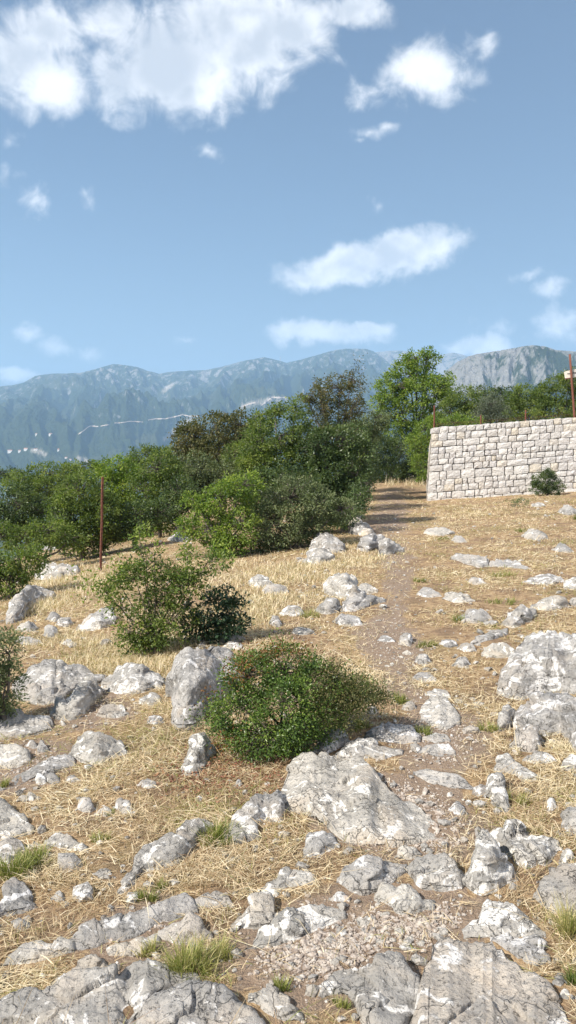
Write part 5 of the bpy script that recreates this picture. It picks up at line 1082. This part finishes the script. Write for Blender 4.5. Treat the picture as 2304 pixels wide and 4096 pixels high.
# every spot carries a little tuft
k = np.repeat(np.arange(n), 4); Pt = Pt[k] + np.stack([rng.normal(0, .07, 4 * n), rng.normal(0, .07, 4 * n), 0 * k], -1); Pt[:, 2] = zg(Pt[:, 0], Pt[:, 1]) - .01; HH = HH[k]; n = len(k)
rt = np.hypot(Pt[:, 0], Pt[:, 1])
V, T = blades(Pt, rng.uniform(0, 6.28, n), rng.uniform(R(3), R(48), n), HH * rng.uniform(.35, 1.15, n), np.clip(.002 + .00065 * rt, 0, .013) * rng.uniform(.6, 1.2, n), rng.uniform(.0, .9, n))
tag(obj('tall_dry_grass', mesh('tall_dry_grass', V, T, {'tint': np.repeat(np.clip(rng.normal(.6, .22, n), 0, 1), 5)}, smooth=False), MAT['straw']), 'taller standing golden grass between the shrubs on the left slope', 'grass', kind='stuff')
# green tufts one can point at
def tuft(label, c, x, y, w, h, n=260, mtn='grass_green', hue=.4):
    q = cq(c, x, y); b = hit(*q)[0]; s = b[1] / F / K; rg = np.random.default_rng(int(x * 3 + y))
    rad = w * s / 2; n = int(n * .5); rad *= 1.25; cl = rg.normal(0, .36, (max(3, n // 28), 2)); ck = rg.integers(0, len(cl), n); p = np.stack([(cl[ck, 0] + rg.normal(0, .15, n)) * rad, (cl[ck, 1] + rg.normal(0, .15, n)) * rad * .7, np.zeros(n)], -1); wp_ = p + b; p[:, 2] = zg(wp_[:, 0], wp_[:, 1]) - b[2] - .006
    ln = np.sqrt((p[:, :2] ** 2).sum(1)) / (rad + 1e-6)
    V, T = blades(p, np.arctan2(p[:, 1], p[:, 0]) + rg.normal(0, 1.1, n), np.clip(R(8) + ln * R(28) + rg.normal(0, R(9), n), 0, 1.4), h * s * rg.uniform(.3, 1.1, n), np.clip(.0016 + .0005 * b[1], 0, .010) * rg.uniform(.7, 1.2, n), rg.uniform(.1, .7, n))
    tag(obj('grass_tuft', mesh('grass_tuft', V, T, {'tint': np.repeat(np.clip(rg.normal(hue + .08, .28, n), 0, 1), 5)}, smooth=False), MAT[mtn], loc=b), label, 'grass', 'green grass tufts')
tuft('bright green grass clump at the left edge, the larger part', 7, 60, 260, 190, 150, 900, hue=.3)
tuft('bright green grass clump near the left edge, upper part running right', 7, 190, 190, 200, 110, 700, hue=.35)
tuft('yellow green grass wisp at the left edge beside the flat diagonal rock', 5, 20, 560, 80, 60, 260, hue=.5)
tuft('fresh green tuft between the diagonal rock and the white flat faced rock', 5, 1085, 830, 190, 120, 900, hue=.25)
tuft('green weed clump right of the diagonal rock, lower one', 7, 735, 385, 100, 80, 350, hue=.3)
tuft('green weed clump right of the diagonal rock, upper one', 7, 815, 325, 80, 70, 300, hue=.3)
tuft('tall green and yellow grass tuft in front of the pale wedge rock', 7, 930, 740, 260, 190, 1300, hue=.6)
tuft('wispy green and yellow grass right of the tall tuft', 7, 1100, 660, 180, 120, 500, hue=.75)
tuft('low yellowish grass left of the pale wedge rock', 7, 770, 650, 120, 110, 350, hue=.7)
tuft('round green tuft on the stone path', 6, 690, 295, 120, 50, 420, hue=.2)
tuft('grassy fringe at the right tip of the dense bush', 6, 560, 135, 140, 60, 420, hue=.35)
tuft('green grass at the lower right hem of the dense bush', 6, 360, 265, 130, 70, 420, hue=.4)
tuft('green tuft in straw left of the narrow upright rock', 6, 1005, 280, 90, 70, 300, hue=.5)
tuft('tall dry green grass at the right edge above the bottom slab', 8, 1425, 560, 120, 230, 700, hue=.75)
tuft('dark green plant at the right edge beside the bottom slab', 8, 1435, 800, 80, 120, 300, 'leaf_green', .4)
tuft('small green weed left of the crumbling bottom rock', 8, 270, 920, 110, 70, 260, hue=.45)
tuft('dark green weed at the bottom centre below the rubble patch', 7, 1420, 830, 110, 90, 320, hue=.3)
tuft('small green tuft on the upper path', 4, 782, 200, 70, 26, 200, hue=.15)
tuft('light green tuft in the straw in the middle of the field', 4, 665, 412, 90, 36, 240, hue=.35)
tuft('green tuft right of the rough flat rock in the field', 4, 1080, 522, 130, 46, 300, hue=.3)
tuft('green tuft in front of the rough flat rock', 4, 875, 618, 70, 60, 240, hue=.25)
tuft('grass tuft below the grey hump near the wall', 4, 1180, 158, 110, 30, 260, hue=.35)
tuft('olive grass patch on the field under the pale flat outcrop', 4, 1075, 385, 170, 40, 320, hue=.55)
tuft('dark green tuft right of the mottled stone', 4, 695, 735, 110, 50, 320, hue=.3)
tuft('green tuft at the right edge under the wall', 4, 1435, 95, 70, 35, 180, hue=.25)
tuft('green grass right of the bright lumps near the hook shaped rock', 6, 1150, 640, 130, 70, 300, hue=.6)
tuft('green weeds beside the white angular stone in the left straw', 5, 560, 700, 70, 45, 200, hue=.3)
tuft('green grass patch among straw above the bright green clump', 5, 510, 840, 110, 70, 300, hue=.5)
tuft('greenish grass under the jagged outcrop left of the path', 4, 110, 590, 90, 60, 260, hue=.55)
# gravel and rubble
ico = [(0,0,1)] + [(math.cos(k*1.2566)*.894, math.sin(k*1.2566)*.894, .447) for k in range(5)] + [(math.cos(k*1.2566+.628)*.894, math.sin(k*1.2566+.628)*.894, -.447) for k in range(5)] + [(0,0,-1)]
icf = [[0,1+k,1+(k+1)%5] for k in range(5)] + [[1+k,6+k,1+(k+1)%5] for k in range(5)] + [[1+(k+1)%5,6+k,6+(k+1)%5] for k in range(5)] + [[6+k,11,6+(k+1)%5] for k in range(5)]
ico = np.array(ico); icf = np.array(icf)
def pebbles(name, label, P, size, mtn):
    n = len(P); sc_ = size[:, None, None] * rng.uniform(.55, 1.25, (n, 1, 3)) * np.array([1, 1, .65]); V = ico[None] * sc_ * rng.uniform(.75, 1.2, (n, 12, 1))
    a = rng.uniform(0, 6.28, n); ca, sa = np.cos(a)[:, None], np.sin(a)[:, None]
    V = np.stack([V[..., 0] * ca - V[..., 1] * sa, V[..., 0] * sa + V[..., 1] * ca, V[..., 2] + .3 * V[..., 0] * rng.uniform(-1, 1, (n, 1))], -1) + P[:, None] + np.array([0, 0, .25]) * size[:, None, None]
    T = (icf[None] + (np.arange(n) * 12)[:, None, None]).reshape(-1, 3)
    tag(obj(name, mesh(name, V.reshape(-1, 3), T, smooth=False), MAT[mtn]), label, 'gravel', kind='stuff')
Pg = PG[clear(PG) | (rng.uniform(0, 1, len(PG)) < .12)]
pebbles('gravel', 'loose angular limestone gravel and rubble along the path', Pg, np.clip(np.exp(rng.normal(math.log(.0042), .5, len(Pg))), .002, .012) * (1 + .02 * Pg[:, 1]), 'gravel')
n = 30000; r = np.exp(rng.uniform(math.log(1.6), math.log(17), n)); a = rng.uniform(R(-14), R(20), n); Ps = np.stack([np.sin(a) * r, np.cos(a) * r, 0 * r], -1)
Ps = Ps[soil_at(Ps[:, 0], Ps[:, 1]) > rng.uniform(.3, 1.2, n)][:3200]; Ps[:, 2] = zg(Ps[:, 0], Ps[:, 1]); Ps = Ps[clear(Ps)]
pebbles('path_grit', 'fine stony grit on the bare soil of the path', Ps, np.exp(rng.normal(math.log(.0038), .45, len(Ps))) * (1 + .05 * Ps[:, 1]), 'gravel')
n = 3600; r = np.exp(rng.uniform(math.log(1.5), math.log(20), n)); a = rng.uniform(R(-26), R(26), n); Ps = np.stack([np.sin(a) * r, np.cos(a) * r, 0 * r], -1); Ps[:, 2] = zg(Ps[:, 0], Ps[:, 1]); Ps = Ps[clear(Ps)]
pebbles('scattered_pebbles', 'small pale stones scattered everywhere through the straw', Ps, np.exp(rng.normal(math.log(.010), .55, len(Ps))) * (1 + .02 * Ps[:, 1]), 'rock')
n = 26000; r = np.exp(rng.uniform(math.log(1.6), math.log(22), n)); a = rng.uniform(R(-26), R(27), n); Pb = np.stack([np.sin(a) * r, np.cos(a) * r, 0 * r], -1)
kb = fbm(P3(Pb[:, 0] * 1.3 + 4, Pb[:, 1] * 1.3), 4, 61); Pb = Pb[kb > .16 + rng.uniform(0, .3, n)][:2600]; Pb[:, 2] = zg(Pb[:, 0], Pb[:, 1]); Pb = Pb[clear(Pb)]
Pb = Pb[~((Pb[:, 1] > YW - .3) & (Pb[:, 0] > xl0 - .3))]
sb = np.clip(np.exp(rng.normal(math.log(.014), .6, len(Pb))), .004, .05) * (1 + .045 * Pb[:, 1]); Pb[:, 2] -= sb * .38
pebbles('bedrock_chips', 'flat broken limestone bits breaking through the thin soil', Pb, sb, 'rock_path')
# red leaf litter below the dense bush
Pl = np.concatenate([in_poly(1500, [(900,430),(1080,420),(1300,430),(1460,440),(1430,520),(1200,600),(960,590),(860,500)], 5)])
Pl[:, :2] += rng.normal(0, .12, (len(Pl), 2)); Pl[:, 2] = zg(Pl[:, 0], Pl[:, 1]); Pl = Pl[clear(Pl)]; n = len(Pl); Pl[:, 2] += rng.uniform(.004, .03, n)
V, T = leaves(Pl, rng.normal(size=(n, 3)) * [1, 1, .3], rng.normal(size=(n, 3)) * .5 + [0, 0, 1], rng.uniform(.010, .022, n), rng.uniform(.006, .012, n))
tag(obj('leaf_litter', mesh('leaf_litter', V, T, {'tint': np.repeat(rng.uniform(0, 1, n), 4)}, smooth=False), MAT['litter']), 'reddish fallen leaves scattered below the dense bush', 'litter', kind='stuff')
